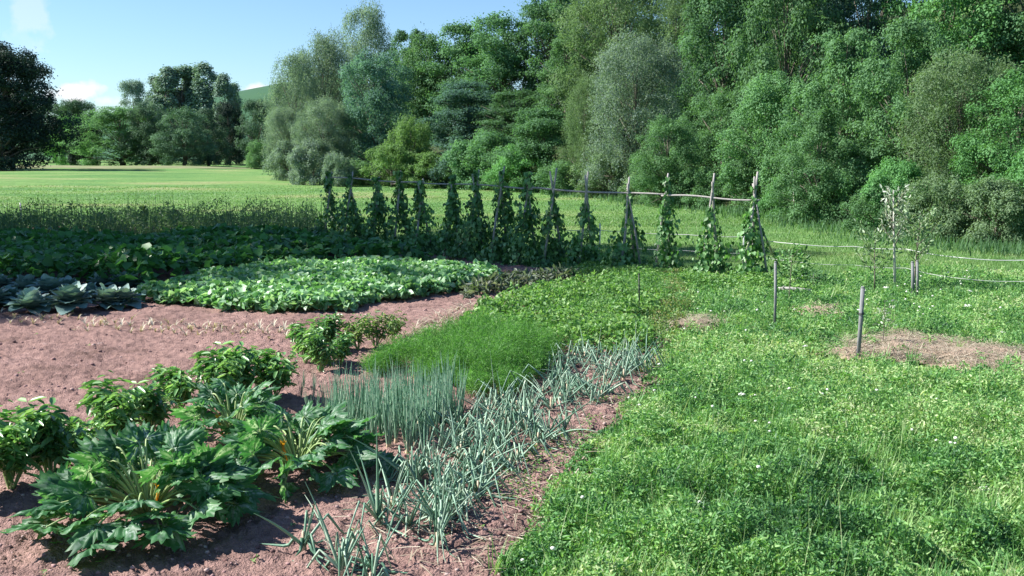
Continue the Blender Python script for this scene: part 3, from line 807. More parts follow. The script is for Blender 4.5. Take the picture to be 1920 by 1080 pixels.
zz = terrain(P2[:, 0], P2[:, 1])
pp.append(strands(np.c_[P2, zz - .02], norm(np.c_[rg.normal(0, .5, (n, 2)), np.ones(n)]), .06 * rg.uniform(.4, 1.7, n), P2[:, 1] * .0003, .6 * rg.rand(n), np.clip(fbm(P2[:, 0] / 2, P2[:, 1] / 1.5, 3) * .7 + .35 * rg.rand(n), 0, 1), seg=1))
tag(build('meadow_grass', pp, MT['meadgrass']), 'sunlit meadow grass beyond the vegetable beds', 'grass', kind='stuff')
# tall weeds along the foot of the wood
ew = np.linspace(0, 1, 9000); yq = 24 + 50 * rg.rand(9000) ** 1.3; xq = np.interp(yq, _ey, _ex) + rg.normal(.3, .9, 9000)
zz = terrain(xq, yq)
tag(build('verge_weeds', [strands(np.c_[xq, yq, zz - .05], norm(np.c_[rg.normal(0, .35, (9000, 2)), np.ones(9000)]), rg.uniform(.1, .4, 9000), .01 + yq * .0003, .5 * rg.rand(9000), rg.rand(9000), seg=2)], MT['mid']),
    'rank grass and nettles along the foot of the wood', 'weeds', kind='stuff')

# bare mulched patches
MT['mulch'] = noise_mat('mulched_earth', [(.16, .11, .08), (.32, .24, .18), (.48, .39, .31)], 12, bump=.8, bscale=50)
for k, q in enumerate((MULCH, MULCH2, MULCH3)):
    lo, hi = q.min(0) - .5, q.max(0) + .5
    gx = np.arange(lo[0], hi[0], .05); gy = np.arange(lo[1], hi[1], .05); GX, GY = np.meshgrid(gx, gy)
    Q = np.stack([GX.ravel(), GY.ravel()], 1)
    d = edge_dist(Q, q) * np.where(inside(Q, q), 1, -1) + (fbm(Q[:, 0] * 3, Q[:, 1] * 3, 77, 3) - .5) * .9
    zz = .03 + .13 * fbm(Q[:, 0] * 4, Q[:, 1] * 4, 5, 4) * np.clip(d / .3, 0, 1) + np.clip(d, -1, 0) * .4
    idx = np.arange(len(Q)).reshape(GX.shape)
    QF = np.stack([idx[:-1, :-1].ravel(), idx[:-1, 1:].ravel(), idx[1:, 1:].ravel(), idx[1:, :-1].ravel()], 1); QF = QF[(d[QF] > -.08).all(1)]
    us = np.unique(QF); rm = np.zeros(len(Q), int); rm[us] = np.arange(len(us))
    tag(build('bare_ground', [dict(V=np.c_[Q, zz][us], F=[rm[QF]], v=np.zeros(len(us)))], MT['mulch'], smooth=True), kind='structure')
    n = [8200, 700, 900][k]
    P2 = sample(q, n, rg, False); P2 = P2 + rg.normal(0, .12, P2.shape)
    zz = .05 + .09 * fbm(P2[:, 0] * 4, P2[:, 1] * 4, 5, 4)
    a = rg.uniform(0, 2 * pi, n)
    D = np.c_[np.cos(a), np.sin(a), rg.normal(.05, .15, n)]
    if k != 1:
        tag(build('straw_mulch', [strands(np.c_[P2, zz], D, rg.uniform(.05, .22, n), .0035, .2, rg.rand(n), seg=2),
             ], MT['straw']), ['dry straw and twigs strewn over the long bare patch in the lawn', '', 'dry straw on the small earth heap'][k], 'straw mulch', kind='stuff')
    else:
        tag(build('straw_mulch', [strands(np.c_[P2, zz], D, rg.uniform(.05, .18, n), .004, .2, rg.rand(n), seg=2)], MT['straw']), 'dry straw over the short bare patch between the stakes', 'straw mulch', kind='stuff')

# small white flowers
n = 420; P2 = sample(LAWN, n, rg, False); P2 = P2[P2[:, 1] < 19]; n = len(P2)
keep = fbm(P2[:, 0] * .8, P2[:, 1] * .8, 91, 2) > .48; P2 = P2[keep & ~dirt_mask(P2)]; n = len(P2)
tag(build('clover_flowers', [blobs(np.c_[P2, lawn_z(P2) + .03], .007 + .009 * rg.rand(n) + P2[:, 1] * .0004, rg)], MT['petal']), 'tiny white clover heads dotted through the lawn', 'clover flowers', kind='stuff')


def umbel(rg, R_, n):
    a = rg.uniform(0, 2 * pi, n); r_ = R_ * np.sqrt(rg.rand(n))
    return np.c_[r_ * np.cos(a), r_ * np.sin(a), rg.normal(0, .004, n) - .2 * r_]


FL = [(1846, 915, .034, 'white flower head standing out near the right edge of the lawn'), (1452, 868, .022, 'white flower head in the middle of the near lawn'),
      (1392, 738, .035, 'left white flower head of the pair in the lawn'), (1412, 742, .028, 'right white flower head of the pair in the lawn'),
      (1662, 538, .05, 'cream flower head under the silvery sapling'), (1815, 572, .05, 'white flower head right of the double stake'),
      (1660, 815, .02, 'small white flower head in the lawn below the long bare patch'), (1695, 792, .02, 'pale flower head between the long bare patch and the near lawn'),
      (1510, 648, .03, 'white flower head left of the leaning stake'), (1880, 622, .03, 'white flower head above the long bare patch'),
      (1176, 536, .04, 'white flower head left of the thin black stake'), (1818, 545, .045, 'white flower head nearest the fence at the right')]
for k, (px, py, R_, lab) in enumerate(FL):
    h = .10 + .05 * (k % 3); q = at(px, py, h); rg = rs(300 + k)
    r = thing('white_flower', lab, 'flower', (q[0], q[1], 0), 'white flowers in the lawn')
    build('bloom', [blobs(umbel(rg, R_, 26) + np.array([0, 0, h]), np.full(26, R_ * .22), rg)], MT['petal'], r)
    build('stem', [tube([(0.01, 0, -.01), (0, .004, h * .6), (0, 0, h)], [.003, .0025, .002], 5)], MT['lawn'], r)

# ------------------------------------------------------------------ beds at the back
BACK = poly([(-500, 470), (-500, 437), (0, 436), (300, 433), (600, 432), (618, 470), (420, 466), (0, 472)])
bed('tall_weeds', BACK, 30000, .10, 1.1, 'weedb', 'dark tangle of tall weeds along the back edge of the garden', 'weeds', 101, aspect=.3, tmpl=DIAMOND, lump=1.6, up=.2, tiltv=1, lod=False, hmin=.05, ev=.25, jag=.9)
P2 = sample(BACK, 2600, rg, False); n = len(P2)
tag(build('weed_spikes', [strands(np.c_[P2, 0 * P2[:, 0]], norm(np.c_[rg.normal(0, .15, (n, 2)), np.ones(n)]), .6 + .8 * rg.rand(n) ** 2.5, .012, .25 * rg.rand(n), rg.rand(n), seg=3)], MT['weedb']),
    'thin seed stalks rising over the weeds at the back of the garden', 'weeds', kind='stuff')
for k, (px, top, lab) in enumerate([(270, 385, 'tallest dark weed spike against the sunlit meadow'), (186, 398, 'dark weed spike left of the tallest one'), (110, 402, 'bushy weed spike near the white post'),
                                    (328, 392, 'thin weed spike right of the tallest one'), (425, 398, 'slim weed spike at the right of the weedy edge'), (62, 405, 'low weed spike just right of the white post')]):
    y = 34.0; x = at_y(px, y)[0]; H = at_y(px, y, top)[2]; rg = rs(130 + k); n = 260
    t = rg.rand(n); a = rg.uniform(0, 2 * pi, n); wd = .20 * (1 - t) + .03
    P = np.c_[wd * rg.rand(n) * np.cos(a), wd * rg.rand(n) * np.sin(a), .15 + t * (H - .2)]
    r = thing('tall_weed', lab, 'weed', (x, y, 0), 'weed spikes at the garden edge')
    build('leaves', [leaves(DIAMOND, P, np.c_[np.cos(a), np.sin(a), .8 + 0 * a], rdir(n, rg, 0), .13 * rg.uniform(.6, 1.3, n), .35, rg.rand(n))], MT['weedb'], r)
    build('stem', [tube([(0, 0, -.05), (.01, 0, H * .5), (0, 0.01, H)], [.018, .012, .005], 5)], MT['weedb'], r)

SQ = poly([(-700, 478), (0, 470), (300, 464), (590, 466), (760, 492), (860, 508), (620, 500), (400, 528), (240, 560), (180, 545), (0, 545), (-700, 560)])
bed('squash_foliage', SQ, 17000, .15, .68, 'squash', 'shaded mass of large dark squash leaves behind the bush beans', 'squash plants', 102, tmpl=HEART, aspect=1.0, lump=.7, up=.9, tiltv=.5, lod=False, hmin=.3, jag=.5)
P2 = sample(SQ, 260, rg, False); n = len(P2)
tag(build('squash_vines', [strands(np.c_[P2, .3 + .2 * rg.rand(n)], np.c_[rg.normal(0, 1, (n, 2)), .5 + rg.rand(n)], .5, .008, 2.2, rg.rand(n), seg=5, sides=3)], MT['palepepper']), 'pale bent vines showing among the shaded squash leaves', 'vines', kind='stuff')
BB = poly([(235, 573), (330, 578), (420, 588), (560, 592), (660, 590), (700, 574), (800, 562), (900, 548), (960, 530), (900, 520), (800, 516), (640, 506), (480, 520), (330, 545)])
bed('bush_bean_foliage', BB, 26000, .085, .34, 'bushbean', 'sunlit bed of dense pale green bush bean leaves', 'bean plants', 103, tmpl=HEART, aspect=.95, lump=2.2, up=.75, tiltv=.6, lod=False, hmin=.45, jag=.6, ev=.2, vn=.2)
LET = poly([(930, 532), (1090, 512), (1130, 512), (1080, 524), (980, 540)])
bed('lettuce_row', LET, 3000, .08, .16, 'bright', 'thin strip of bright green leaves just in front of the bean row', 'leafy plants', 109, tmpl=OVAL, lod=False)

# blue-green cabbages at the left
CAB = [(-70, 575), (-20, 585), (22, 578), (60, 590), (95, 560), (135, 588), (168, 566), (205, 582), (240, 552), (50, 553), (130, 548), (0, 548), (190, 545), (232, 580)]
names = ['cabbage partly beyond the left edge of the picture', 'blue-green cabbage cut by the left edge', 'first whole blue-green cabbage from the left edge, front row', 'second blue-green cabbage in the front row, beside the bare soil',
         'blue-green cabbage in the middle of the patch', 'front cabbage with outer leaves over the bare soil, third in the row', 'cabbage behind the front row, right of the middle', 'blue-green cabbage next to the first bush beans, front',
         'last cabbage of the patch beside the bush beans, back row', 'small back-row cabbage near the left', 'small back-row cabbage in the middle of the patch', 'back-row cabbage at the left edge',
         'back-row cabbage below the squash leaves', 'small rightmost front cabbage touching the bush beans']


def cabbage(seed):
    rg = rs(seed); root = thing('cabbage', None, None); parts = []
    n = 34
    for k in range(n):
        q = k / n; a = k * 2.4 + rg.normal(0, .2); el = .15 + 1.1 * q; L = .30 * (1 - .35 * q) * rg.uniform(.8, 1.15)
        ax_ = np.array([[cos(a) * cos(el), sin(a) * cos(el), sin(el)]]); nr_ = np.array([[-cos(a) * sin(el), -sin(a) * sin(el), cos(el)]])
        m_ = 7; V = []; 
        for i in range(m_ + 1):
            t = i / m_; wdt = sin(pi * min(t * .85 + .12, 1)) ** .7 * .42
            for j, s_ in enumerate((-1, -.5, 0, .5, 1)):
                V.append((s_ * wdt + rg.normal(0, .015), t, .28 * abs(s_) ** 2 * wdt - .35 * t * t * (1 - q) + rg.normal(0, .02)))
        V = np.array(V); f = [(i * 5 + j, i * 5 + j + 1, i * 5 + 6 + j, i * 5 + 5 + j) for i in range(m_) for j in range(4)]
        parts.append(leaves((V, [np.array(f)]), np.array([[0.02 * cos(a), 0.02 * sin(a), .05 + .08 * q]]), ax_, nr_, L, 1, rg.rand()))
    build('leaves', parts, MT['cabbage'], root, smooth=True)
    n = 30; 
    build('stem', [tube([(0, 0, -.03), (0, 0, .07), (0, .01, .12)], [.025, .02, .018], 7)], MT['petiole'], root)
    return root


def finish(protos):
    for r in protos:
        for ch in list(r.children): bpy.data.objects.remove(ch)
        bpy.data.objects.remove(r)


cp = [cabbage(s) for s in (1, 2, 3)]
for k, (px, py) in enumerate(CAB):
    q = at(px, py); z = float(sz(np.array([q[:2]]))[0])
    r = dup(cp[k % 3], (q[0], q[1], z), k * 1.7, (1.2, 1.35, .95, 1.15)[k % 4] * (1 if k < 9 else .8), names[k], 'cabbages at the left'); r.name = 'cabbage'; r['category'] = 'cabbage'
finish(cp)

# ------------------------------------------------------------------ bean trellis
A = at(620, 467)[:2]; B = at(1418, 528)[:2]; RD = (B - A) / np.linalg.norm(B - A); PD = np.array([-RD[1], RD[0]])
if PD[1] < 0: PD = -PD


def on_row(px, py=None):
    """point of the row line seen at picture column px"""
    d = px_dir(px, 480)[:2]; m_ = np.array([d, -RD]).T; t = np.linalg.solve(m_, A); return d * t[0]


POLES = [(620, 322, 1, 1.9), (660, 322, 1, 1.85), (710, 332, 1, 1.7), (750, 320, 1, 1.75), (790, 335, 1, 1.75), (850, 328, 2, 1.8), (892, 318, 1, 1.7), (940, 312, 1, 2.0),
         (990, 322, 1, 1.85), (1036, 315, 2, 1.3), (1098, 322, 2, 1.35), (1176, 332, 2, 1.3), (1248, 325, 1, 1.6), (1332, 325, 2, 1.35), (1410, 322, 2, 1.45)]
trel = thing('bean_trellis', 'long row of grey crossed poles tied to a thin top rail', 'trellis', (A[0], A[1], 0))
o3 = np.array([A[0], A[1], 0])
pl = []
for k, (px, top, npole, fh) in enumerate(POLES):
    rg = rs(500 + k); c = on_row(px); H = at_y(px, c[1], top)[2]; pl.append((c, H))
    c3 = np.array([c[0], c[1], 0]) - o3; pd = np.array([PD[0], PD[1], 0]); rd = np.array([RD[0], RD[1], 0])
    xh = H - rg.uniform(.25, .42)
    for s_ in ((-1, 1) if True else ()):
        b_ = c3 + pd * s_ * rg.uniform(.30, .40) + rd * rg.normal(0, .05); b_[2] = -.08
        x_ = c3 + rd * rg.normal(0, .015) + pd * s_ * -.018; x_[2] = xh
        e_ = x_ + (x_ - b_) * ((H if s_ == -1 else H - rg.uniform(.05, .25)) - xh) / (xh + .08)
        mid = (b_ + x_) / 2 + rd * rg.normal(0, .02)
        build('pole', [tube([b_, mid, x_, e_], [.030, .027, .023, .020], 7)], MT['pole'], trel, smooth=True)
    if k in (11, 14):
        b_ = c3 + rd * .35; b_[2] = -.05; e_ = c3 - rd * .03; e_[2] = H - .22
        build('pole', [tube([b_, (b_ + e_) / 2 + pd * .03, e_], [.024, .022, .018], 7)], MT['pole'], trel, smooth=True)
    tw = c3.copy(); tw[2] = xh
    build('twine', [tube([tw + rd * .03 * cos(a) + pd * .04 * sin(a) + np.array([0, 0, .006 * a - .02]) for a in np.linspace(0, 4 * pi, 18)], .006, 4)], MT['black'], trel)
rl = [(0, 4), (4, 8), (8, 12), (12, 14)]
for (i, j) in rl:
    a_ = np.array([*pl[i][0], at_y(POLES[i][0], pl[i][0][1], 333 + (POLES[i][0] - 620) * .053)[2]]) - o3
    b_ = np.array([*pl[j][0], at_y(POLES[j][0], pl[j][0][1], 333 + (POLES[j][0] - 620) * .053)[2]]) - o3
    d_ = (b_ - a_) / np.linalg.norm(b_ - a_)
    pts = [a_ - d_ * .12 + (b_ - a_ + d_ * .24) * t + np.array([0, 0, .02 * sin(7 * t + i)]) for t in np.linspace(0, 1, 9)]
    if i == 8: pts = [p_ + np.array([0, 0, .0]) for p_ in pts]
    build('rail', [tube(pts, np.linspace(.015, .019, 9) if i < 8 else np.linspace(.021, .017, 9), 7)], MT['pole'], trel, smooth=True)
b_ = np.array([*at(1462, 500)[:2], -.03]) - o3; e_ = np.array([*pl[14][0], 1.35]) - o3
build('brace', [tube([b_, (b_ + e_) / 2, e_], [.026, .024, .02], 7)], MT['pole'], trel, smooth=True)

ordn = ['leftmost bean plant, climbing in full shade to the pole tips', 'second bean plant from the left end of the row, slim and shaded', 'third bean plant from the left, wider at its foot', 'fourth bean plant from the left, with a bare pale pole tip above',
        'fifth bean plant from the left, bushy halfway up', 'sixth bean plant from the left, open between its two poles', 'seventh bean plant from the left, a narrow shaded cone', 'eighth bean plant from the left, thick and leafy up to the rail',
        'ninth bean plant from the left, at the edge of the shade', 'tenth bean plant from the left, low dark cone under bare poles', 'eleventh bean plant from the left, first one in the sun', 'twelfth bean plant from the left, short under three crossed poles',
        'thirteenth bean plant from the left, sunlit with a loose top', 'bean plant next to the right end of the row', 'last bean plant at the right end of the row']
for k, ((px, top, npole, fh), (c, H)) in enumerate(zip(POLES, pl)):
    rg = rs(600 + k); n = int(1500 if k < 9 else 1050)
    fh = fh if k < 9 else fh
    n = int(1250 if k < 9 else 850); nc = 32 if k < 9 else 28
    ct = rg.rand(nc) ** (1.2 if k < 9 else 1.5); ca = rg.uniform(0, 2 * pi, nc); cw = rg.choice(nc, n, p=(1.25 - ct) / (1.25 - ct).sum())
    t = np.clip(ct[cw] + rg.normal(0, .075, n), 0, 1.02); a = ca[cw] + rg.normal(0, .75, n); wdk = rg.uniform(.75, 1.3)
    t = np.clip(t, 0, 1); prof = (1 - t) ** .8 + .16
    side = rg.choice([-1, 1], n)
    t = np.clip(t, 0, 1); side = np.where(rg.rand(nc) < .5, -1, 1)[cw]; lean = .36 * np.clip(1 - t * fh / (H - .3), 0, 1)
    rr_ = prof * (.26 if k < 9 else .25) * np.sqrt(rg.rand(n)) * wdk * (.6 + .8 * rg.rand(nc)[cw])
    P = np.zeros((n, 3)); P[:, 0] = PD[0] * side * lean + rr_ * np.cos(a); P[:, 1] = PD[1] * side * lean + rr_ * np.sin(a); P[:, 2] = .05 + t * fh
    ns_ = int(n * .10); ss = rg.choice(n, ns_, replace=False)          # loose shoots
    if k % 3 != 1: P[ss[:ns_ // 2], 2] = fh + rg.uniform(-.1, .38, ns_ // 2); P[ss[:ns_ // 2], :2] = rg.normal(0, .035, (ns_ // 2, 2))
    P[ss[ns_ // 2:], :2] += RD * (rg.choice([-1, 1]) * rg.uniform(.12, .42, ns_ - ns_ // 2))[:, None]; P[ss[ns_ // 2:], 2] = .15 + (.3 + .5 * rg.rand()) * rg.rand(ns_ - ns_ // 2)
    P[:, 2] = np.minimum(P[:, 2], H - .02)
    nr = norm(np.c_[np.cos(a), np.sin(a), .6 + 0 * a] + rg.normal(0, .4, (n, 3))); ax = norm(np.c_[rg.normal(0, .5, (n, 2)), -np.ones(n)] + .4 * np.c_[np.cos(a), np.sin(a), 0 * a])
    r = thing('climbing_bean', ordn[k], 'bean plant', (c[0], c[1], 0), 'climbing beans on the pole row')
    build('leaves', [leaves(HEART, P, ax, nr, .083 * rg.uniform(.6, 1.3, n), .85, rg.rand(n))], MT['beanleaf'], r)
    vs = []
    for s_ in (-1, 1):
        for q in range(2):
            tt_ = np.linspace(0, 1, 26); ph = rg.uniform(0, 6); hh_ = min(fh + .12, H - .05)
            ln_ = .36 * (1 - tt_ * hh_ / (H - .3))
            vs.append(tube(np.c_[PD[0] * s_ * ln_ + .035 * np.cos(ph + tt_ * 24), PD[1] * s_ * ln_ + .035 * np.sin(ph + tt_ * 24), tt_ * hh_ - .02], .006, 4))
    build('vine', vs, MT['petiole'], r)

# weeds at the foot of the row, right half
bed('row_foot_weeds', poly([(1050, 520), (1090, 505), (1440, 528), (1560, 535), (1500, 556), (1300, 548), (1180, 545)]), 14000, .05, .28, 'strawb', 'sunlit low leaves at the foot of the right bean poles', 'weeds', 111, aspect=.7, lump=2, lod=False, hmin=.2, zb=lambda P: 0 * P[:, 0])
bed('rusty_weeds', poly([(1170, 640), (1190, 560), (1225, 520), (1300, 520), (1310, 560), (1265, 640), (1215, 650)]), 7000, .045, .26, 'rusty', 'patch of reddish-brown seeding weeds in front of the bean row', 'weeds', 112, aspect=.5, tmpl=DIAMOND, lump=2, lod=False, up=.3, tiltv=.9, zb=lambda P: 0 * P[:, 0])

# ------------------------------------------------------------------ beds in the middle
BEET = poly([(850, 572), (900, 560), (1010, 545), (1090, 528), (1080, 520), (980, 530), (900, 542), (860, 556)])
bed('beet_foliage', BEET, 2600, .12, .26, 'beet', 'row of wilting purplish beet leaves behind the yellow-green bed', 'beet plants', 104, tmpl=OVAL, aspect=.45, lump=3, up=.35, tiltv=.7, lod=False, hmin=.3, jag=.8, ev=.15)
SB = poly([(890, 655), (860, 620), (895, 580), (1000, 558), (1100, 535), (1240, 532), (1260, 575), (1235, 620), (1215, 672), (1040, 665), (1000, 650)])
bed('strawberry_foliage', SB, 22000, .055, .34, 'strawb', 'low bed of yellow-green leaves between the carrots and the bean row', 'leafy plants', 105, aspect=.8, lump=2.4, up=.8, lod=False, hmin=.05, jag=.75, ev=.2, tiltv=.75)
bed('fine_weeds', poly([(1030, 655), (1060, 600), (1110, 545), (1240, 530), (1290, 545), (1275, 600), (1230, 660), (1130, 665)]), 16000, .032, .42, 'lawn', 'tall fine green weeds blending the low bed into the lawn', 'weeds', 115, tmpl=DIAMOND, aspect=.3, lump=2.6, up=.25, tiltv=1.0, lod=False, hmin=.05, jag=.9, zb=lambda P: 0 * P[:, 0])
# carrots: fine feathery leaves on arching stalks
CR = poly([(700, 715), (690, 700), (790, 665), (880, 650), (1010, 650), (1050, 668), (1010, 720), (955, 757), (870, 758), (850, 740), (780, 722)])
rg = rs(106); P2 = sample(CR, 3600, rg, False); P2 = P2[fbm(P2[:, 0] * 6, P2[:, 1] * 6, 15, 2) > .44]; n = len(P2)
e = np.clip(edge_dist(P2, CR) / .35, 0, 1); hh = .60 * (.3 + .8 * fbm(P2[:, 0] * 5.0, P2[:, 1] * 4.5, 8, 2) ** 1.2) * (.45 + .55 * e) * (.85 + .40 * np.clip((P2[:, 0] - P2[:, 0].min()) / np.ptp(P2[:, 0]), 0, 1))
D = norm(np.c_[rg.normal(0, .35, (n, 2)), np.ones(n)]); zb = sz(P2)
st = strands(np.c_[P2, zb], D, hh * 1.15, .0022, .8, rg.rand(n), seg=4, sides=3)
m_ = 46
i_ = np.repeat(np.arange(n), m_); t = rg.uniform(.25, 1, len(i_))
Pc = np.c_[P2, zb][i_] + D[i_] * (hh[i_] * 1.1 * t)[:, None]; Pc[:, 2] -= .12 * t ** 3 * hh[i_]; Pc += rg.normal(0, .025, Pc.shape)
fr = leaves(TRI, Pc, D[i_] * .5 + rg.normal(0, .8, Pc.shape), rdir(len(i_), rg), rg.uniform(.025, .06, len(i_)), .13, np.clip(.4 * rg.rand(len(i_)) + .6 * rg.rand(n)[i_], 0, 1))
tag(build('carrot_foliage', [st, fr], MT['carrot']), 'dense bright green feathery carrot tops filling the middle bed', 'carrot plants', kind='stuff')

# bushy vegetable plants
def bushy(seed, H, Wd, n, L, aspect=.38, mat='pepper'):
    rg = rs(seed); root = thing('pepper_plant', None, None)
    ns = 9; a = rg.uniform(0, 2 * pi, ns); sp = rg.uniform(.15, .9, ns) * Wd / H * .75
    D = norm(np.c_[np.cos(a) * sp, np.sin(a) * sp, np.ones(ns)]); Ls = H * rg.uniform(.75, 1.0, ns)
    build('stem', [strands(np.c_[0.01 * np.cos(a), .01 * np.sin(a), -.02 + 0 * a], D, Ls, .006, .15, .5, seg=4, sides=4)], MT['petiole'], root)
    i_ = rg.randint(0, ns, n); t = rg.uniform(.25, 1.02, n) ** .8
    P = D[i_] * (Ls[i_] * t)[:, None] + rg.normal(0, .025, (n, 3)); P[:, 2] = np.maximum(P[:, 2], .02)
    b_ = rg.uniform(0, 2 * pi, n); ax = norm(np.c_[np.cos(b_), np.sin(b_), rg.normal(-.55, .35, n)] + D[i_] * .3)
    nr = norm(np.c_[-.0 * b_, 0 * b_, np.ones(n)] + rg.normal(0, .4, (n, 3)))
    build('leaves', [leaves(OVAL, P, ax, nr, L * rg.uniform(.55, 1.25, n), aspect, rg.rand(n))], MT[mat], root)
    return root


bp = [bushy(700 + s, .42, .36, 480, .08) for s in range(3)] + [bushy(710 + s, .42, .40, 300, .075, .34, 'palepepper') for s in range(2)]
PEP = [(20, 925, 1.0, 'bushy vegetable plant cut by the left edge, beside the zucchini'), (95, 905, 1.05, 'bushy glossy plant near the left edge, behind the front zucchini'), (150, 880, .8, 'smaller bushy plant tucked between its neighbours left of the zucchini'),
       (212, 845, 1.05, 'bushy plant with curled pale leaf tips rising behind the front zucchini'), (285, 820, .8, 'low bushy plant half hidden behind the zucchini heart'), (335, 778, .85, 'bushy plant alone in front of the bare soil, middle of its row'),
       (412, 772, 1.05, 'wide bushy plant with drooping leaves behind the zucchini leaves'), (446, 760, 1.0, 'tallest bushy plant of the row, shoulder to shoulder with the wide one'), (514, 752, .95, 'last bushy plant of the near row, dark, left of the upright onions'),
       (-60, 950, 1.0, 'bushy plant beyond the left edge')]
for k, (px, py, s_, lab) in enumerate(PEP):
    q = at(px, py); r = dup(bp[k % 3], (q[0], q[1], float(sz(q[None, :2])[0])), k * 2.1, (s_ * 1.5, s_ * 1.5, s_ * 1.3), lab, 'bushy plants beside the zucchini'); r.name = 'pepper_plant'; r['category'] = 'vegetable plant'
PEP2 = [(572, 685, 1.0, 0, 'left front bushy plant of the far clump on the bare soil'), (602, 700, .95, 1, 'front bushy plant of the far clump, nearest the upright onions'), (622, 662, 1.05, 2, 'dark bushy plant at the back of the far clump'),
        (638, 690, .8, 1, 'small bushy plant at the right of the front of the far clump'), (672, 662, .95, 3, 'pale thin-leaved plant right of the far bushy clump'), (705, 655, .95, 4, 'pale thin-leaved plant in the middle of the pale trio'),
        (735, 638, .85, 3, 'pale thin-leaved plant at the right end of the far clump')]
for k, (px, py, s_, b_, lab) in enumerate(PEP2):
    q = at(px, py); r = dup(bp[b_], (q[0], q[1], float(sz(q[None, :2])[0])), k * 1.3, (s_ * 1.2, s_ * 1.2, s_ * 1.05), lab, 'bushy plants in the far clump'); r.name = 'pepper_plant'; r['category'] = 'vegetable plant'
finish(bp)

# ------------------------------------------------------------------ zucchini
def zleaf_template():
    na, nr_ = 96, 8; V = [(0, 0, 0)]; W = [1.0]
    th_ = np.linspace(-2.75, 2.75, na)
    for j in range(1, nr_ + 1):
        f = j / nr_
        for a in th_:
            lob = abs(cos(2.5 * a)) ** .8                   # five lobes
            tri = 1 - abs(((a / (2 * pi / 5) + .5) % 1) - .5) * 2; saw = (a * 4.6) % 1
            lob = tri
            R = (.55 + .45 * tri ** 1.0) * (1 - .20 * abs(a) / pi) * (1 + (.34 * saw - .17) * max(0, f - .55) * 2.2)
            x = sin(a) * R * f; y = cos(a) * R * f
            z = -.10 * f * f - .20 * (lob - .5) * f * (1 - .4 * f) + .03 * sin(a * 17) * f + .03 * cos(a * 9 + 1) * f
            V.append((x, y, z))
            ln = abs(((a / (2 * pi / 5) + .5) % 1) - .5) * (2 * pi / 5) * f       # distance from the vein
            blot = max(0, 1 - ln / .13) ** .7 * (1 - f ** 2.2)
            W.append(min(1, blot + 1.0 * (1 if (sin(a * 13 + j * 2.1) * cos(j * 1.7 + a * 6)) > .25 else 0) * (1 - f * .8) * (ln < .30)))
    F_ = []
    for a in range(na - 1): F_.append((0, 1 + a, 2 + a, 2 + a))
    Q = []
    for j in range(nr_ - 1):
        for a in range(na - 1):
            p_ = 1 + j * na + a; Q.append((p_, p_ + 1, p_ + na + 1, p_ + na))
    T3 = np.array([(0, 1 + a, 2 + a) for a in range(na - 1)])
    return np.array(V), [T3, np.array(Q)], np.array(W)


ZV, ZF, ZW = zleaf_template()


def zucchini(q, seed, n, R_, Hc, Lm, label, elong=1.0, ang0=None):
    rg = rs(seed); z0 = float(sz(q[None, :2])[0])
    root = thing('zucchini_plant', label, 'zucchini plant', (q[0], q[1], z0), 'zucchini plants')
    lp, sp = [], []
    for k in range(n):
        u_ = (k + .5) / n; a = k * 2.39996 + rg.normal(0, .25)
        if u_ < .5 and sin(a) < -.85: continue          # the heart lies open on one side
        rho = R_ * (.30 + .70 * u_ ** .8) * rg.uniform(.85, 1.1); zz = Hc * (1.0 - .84 * u_ ** 1.1) * rg.uniform(.85, 1.12) + .06
        tipp = np.array([rho * cos(a) * elong, rho * sin(a), zz])
        b0 = np.array([.03 * cos(a), .03 * sin(a), .06])
        mid = b0 * .5 + tipp * .5 + np.array([0, 0, .14 + .1 * (1 - u_)])
        ts = np.linspace(0, 1, 9)[:, None]; cv = (1 - ts) ** 2 * b0 + 2 * ts * (1 - ts) * mid + ts ** 2 * tipp
        sp.append(tube(cv, np.linspace(.0105, .0055, 9), 6, rg.rand()))
        out_ = norm(cv[-1] - cv[-3]); ax_ = norm(np.array([cos(a), sin(a), out_[2] * .3 + .05 + .85 * (1 - u_)]) + rg.normal(0, .18, 3))
        tilt_ = .62 * (1 - .3 * u_)
        nr_ = norm(np.array([-.25 * cos(a), -.25 * sin(a), 1.0]) * (1) + np.array([.5 * cos(a), .5 * sin(a), 0]) * u_ + rg.normal(0, 1, 3) * tilt_)
        L = Lm * rg.uniform(.75, 1.15) * (.75 + .3 * u_)
        dv = ZV.copy(); dv[:, 2] += rg.uniform(-.25, .12) * np.abs(dv[:, 0]) ** 1.5 + rg.uniform(-.3, .12) * np.clip(dv[:, 1], 0, 1) ** 2 + .05 * np.sin(dv[:, 0] * 9 + k) * np.cos(dv[:, 1] * 8 + k)
        d_ = leaves((dv, ZF), tipp[None], ax_[None], nr_[None], L, 1.0, 0.0)
        d_['v'] = np.clip(.25 + .35 * rg.rand() + .35 * vnoise(ZV[:, 0] * 6 + k, ZV[:, 1] * 6, k) * 1.0 - .1, 0, 1)
        d_['w'] = ZW * rg.uniform(.35, 1.0); lp.append(d_)
        if True: build('leaf', [d_], MT['zucchini'], root, smooth=True)
    build('stalks', sp, MT['petiole'], root, smooth=True)
    for k in range(1):
        a = rg.uniform(3.6, 5.8); p0 = np.array([.10 * cos(a), .10 * sin(a), .10]); p1 = p0 + np.array([.06 * cos(a), .06 * sin(a), .16])
        ang = np.linspace(0, 2 * pi, 5, endpoint=False)
        build('flower', [tube([p0, (p0 + p1) / 2, p1], [.006, .006, .012], 5),
                         leaves(OVAL, np.repeat(p1[None], 5, 0), np.c_[np.cos(ang) * .35, np.sin(ang) * .35, np.ones(5)], np.c_[-np.cos(ang), -np.sin(ang),   .4 + 0 * ang], .06, .5, rg.rand(5))], MT['orange'], root)
    return root


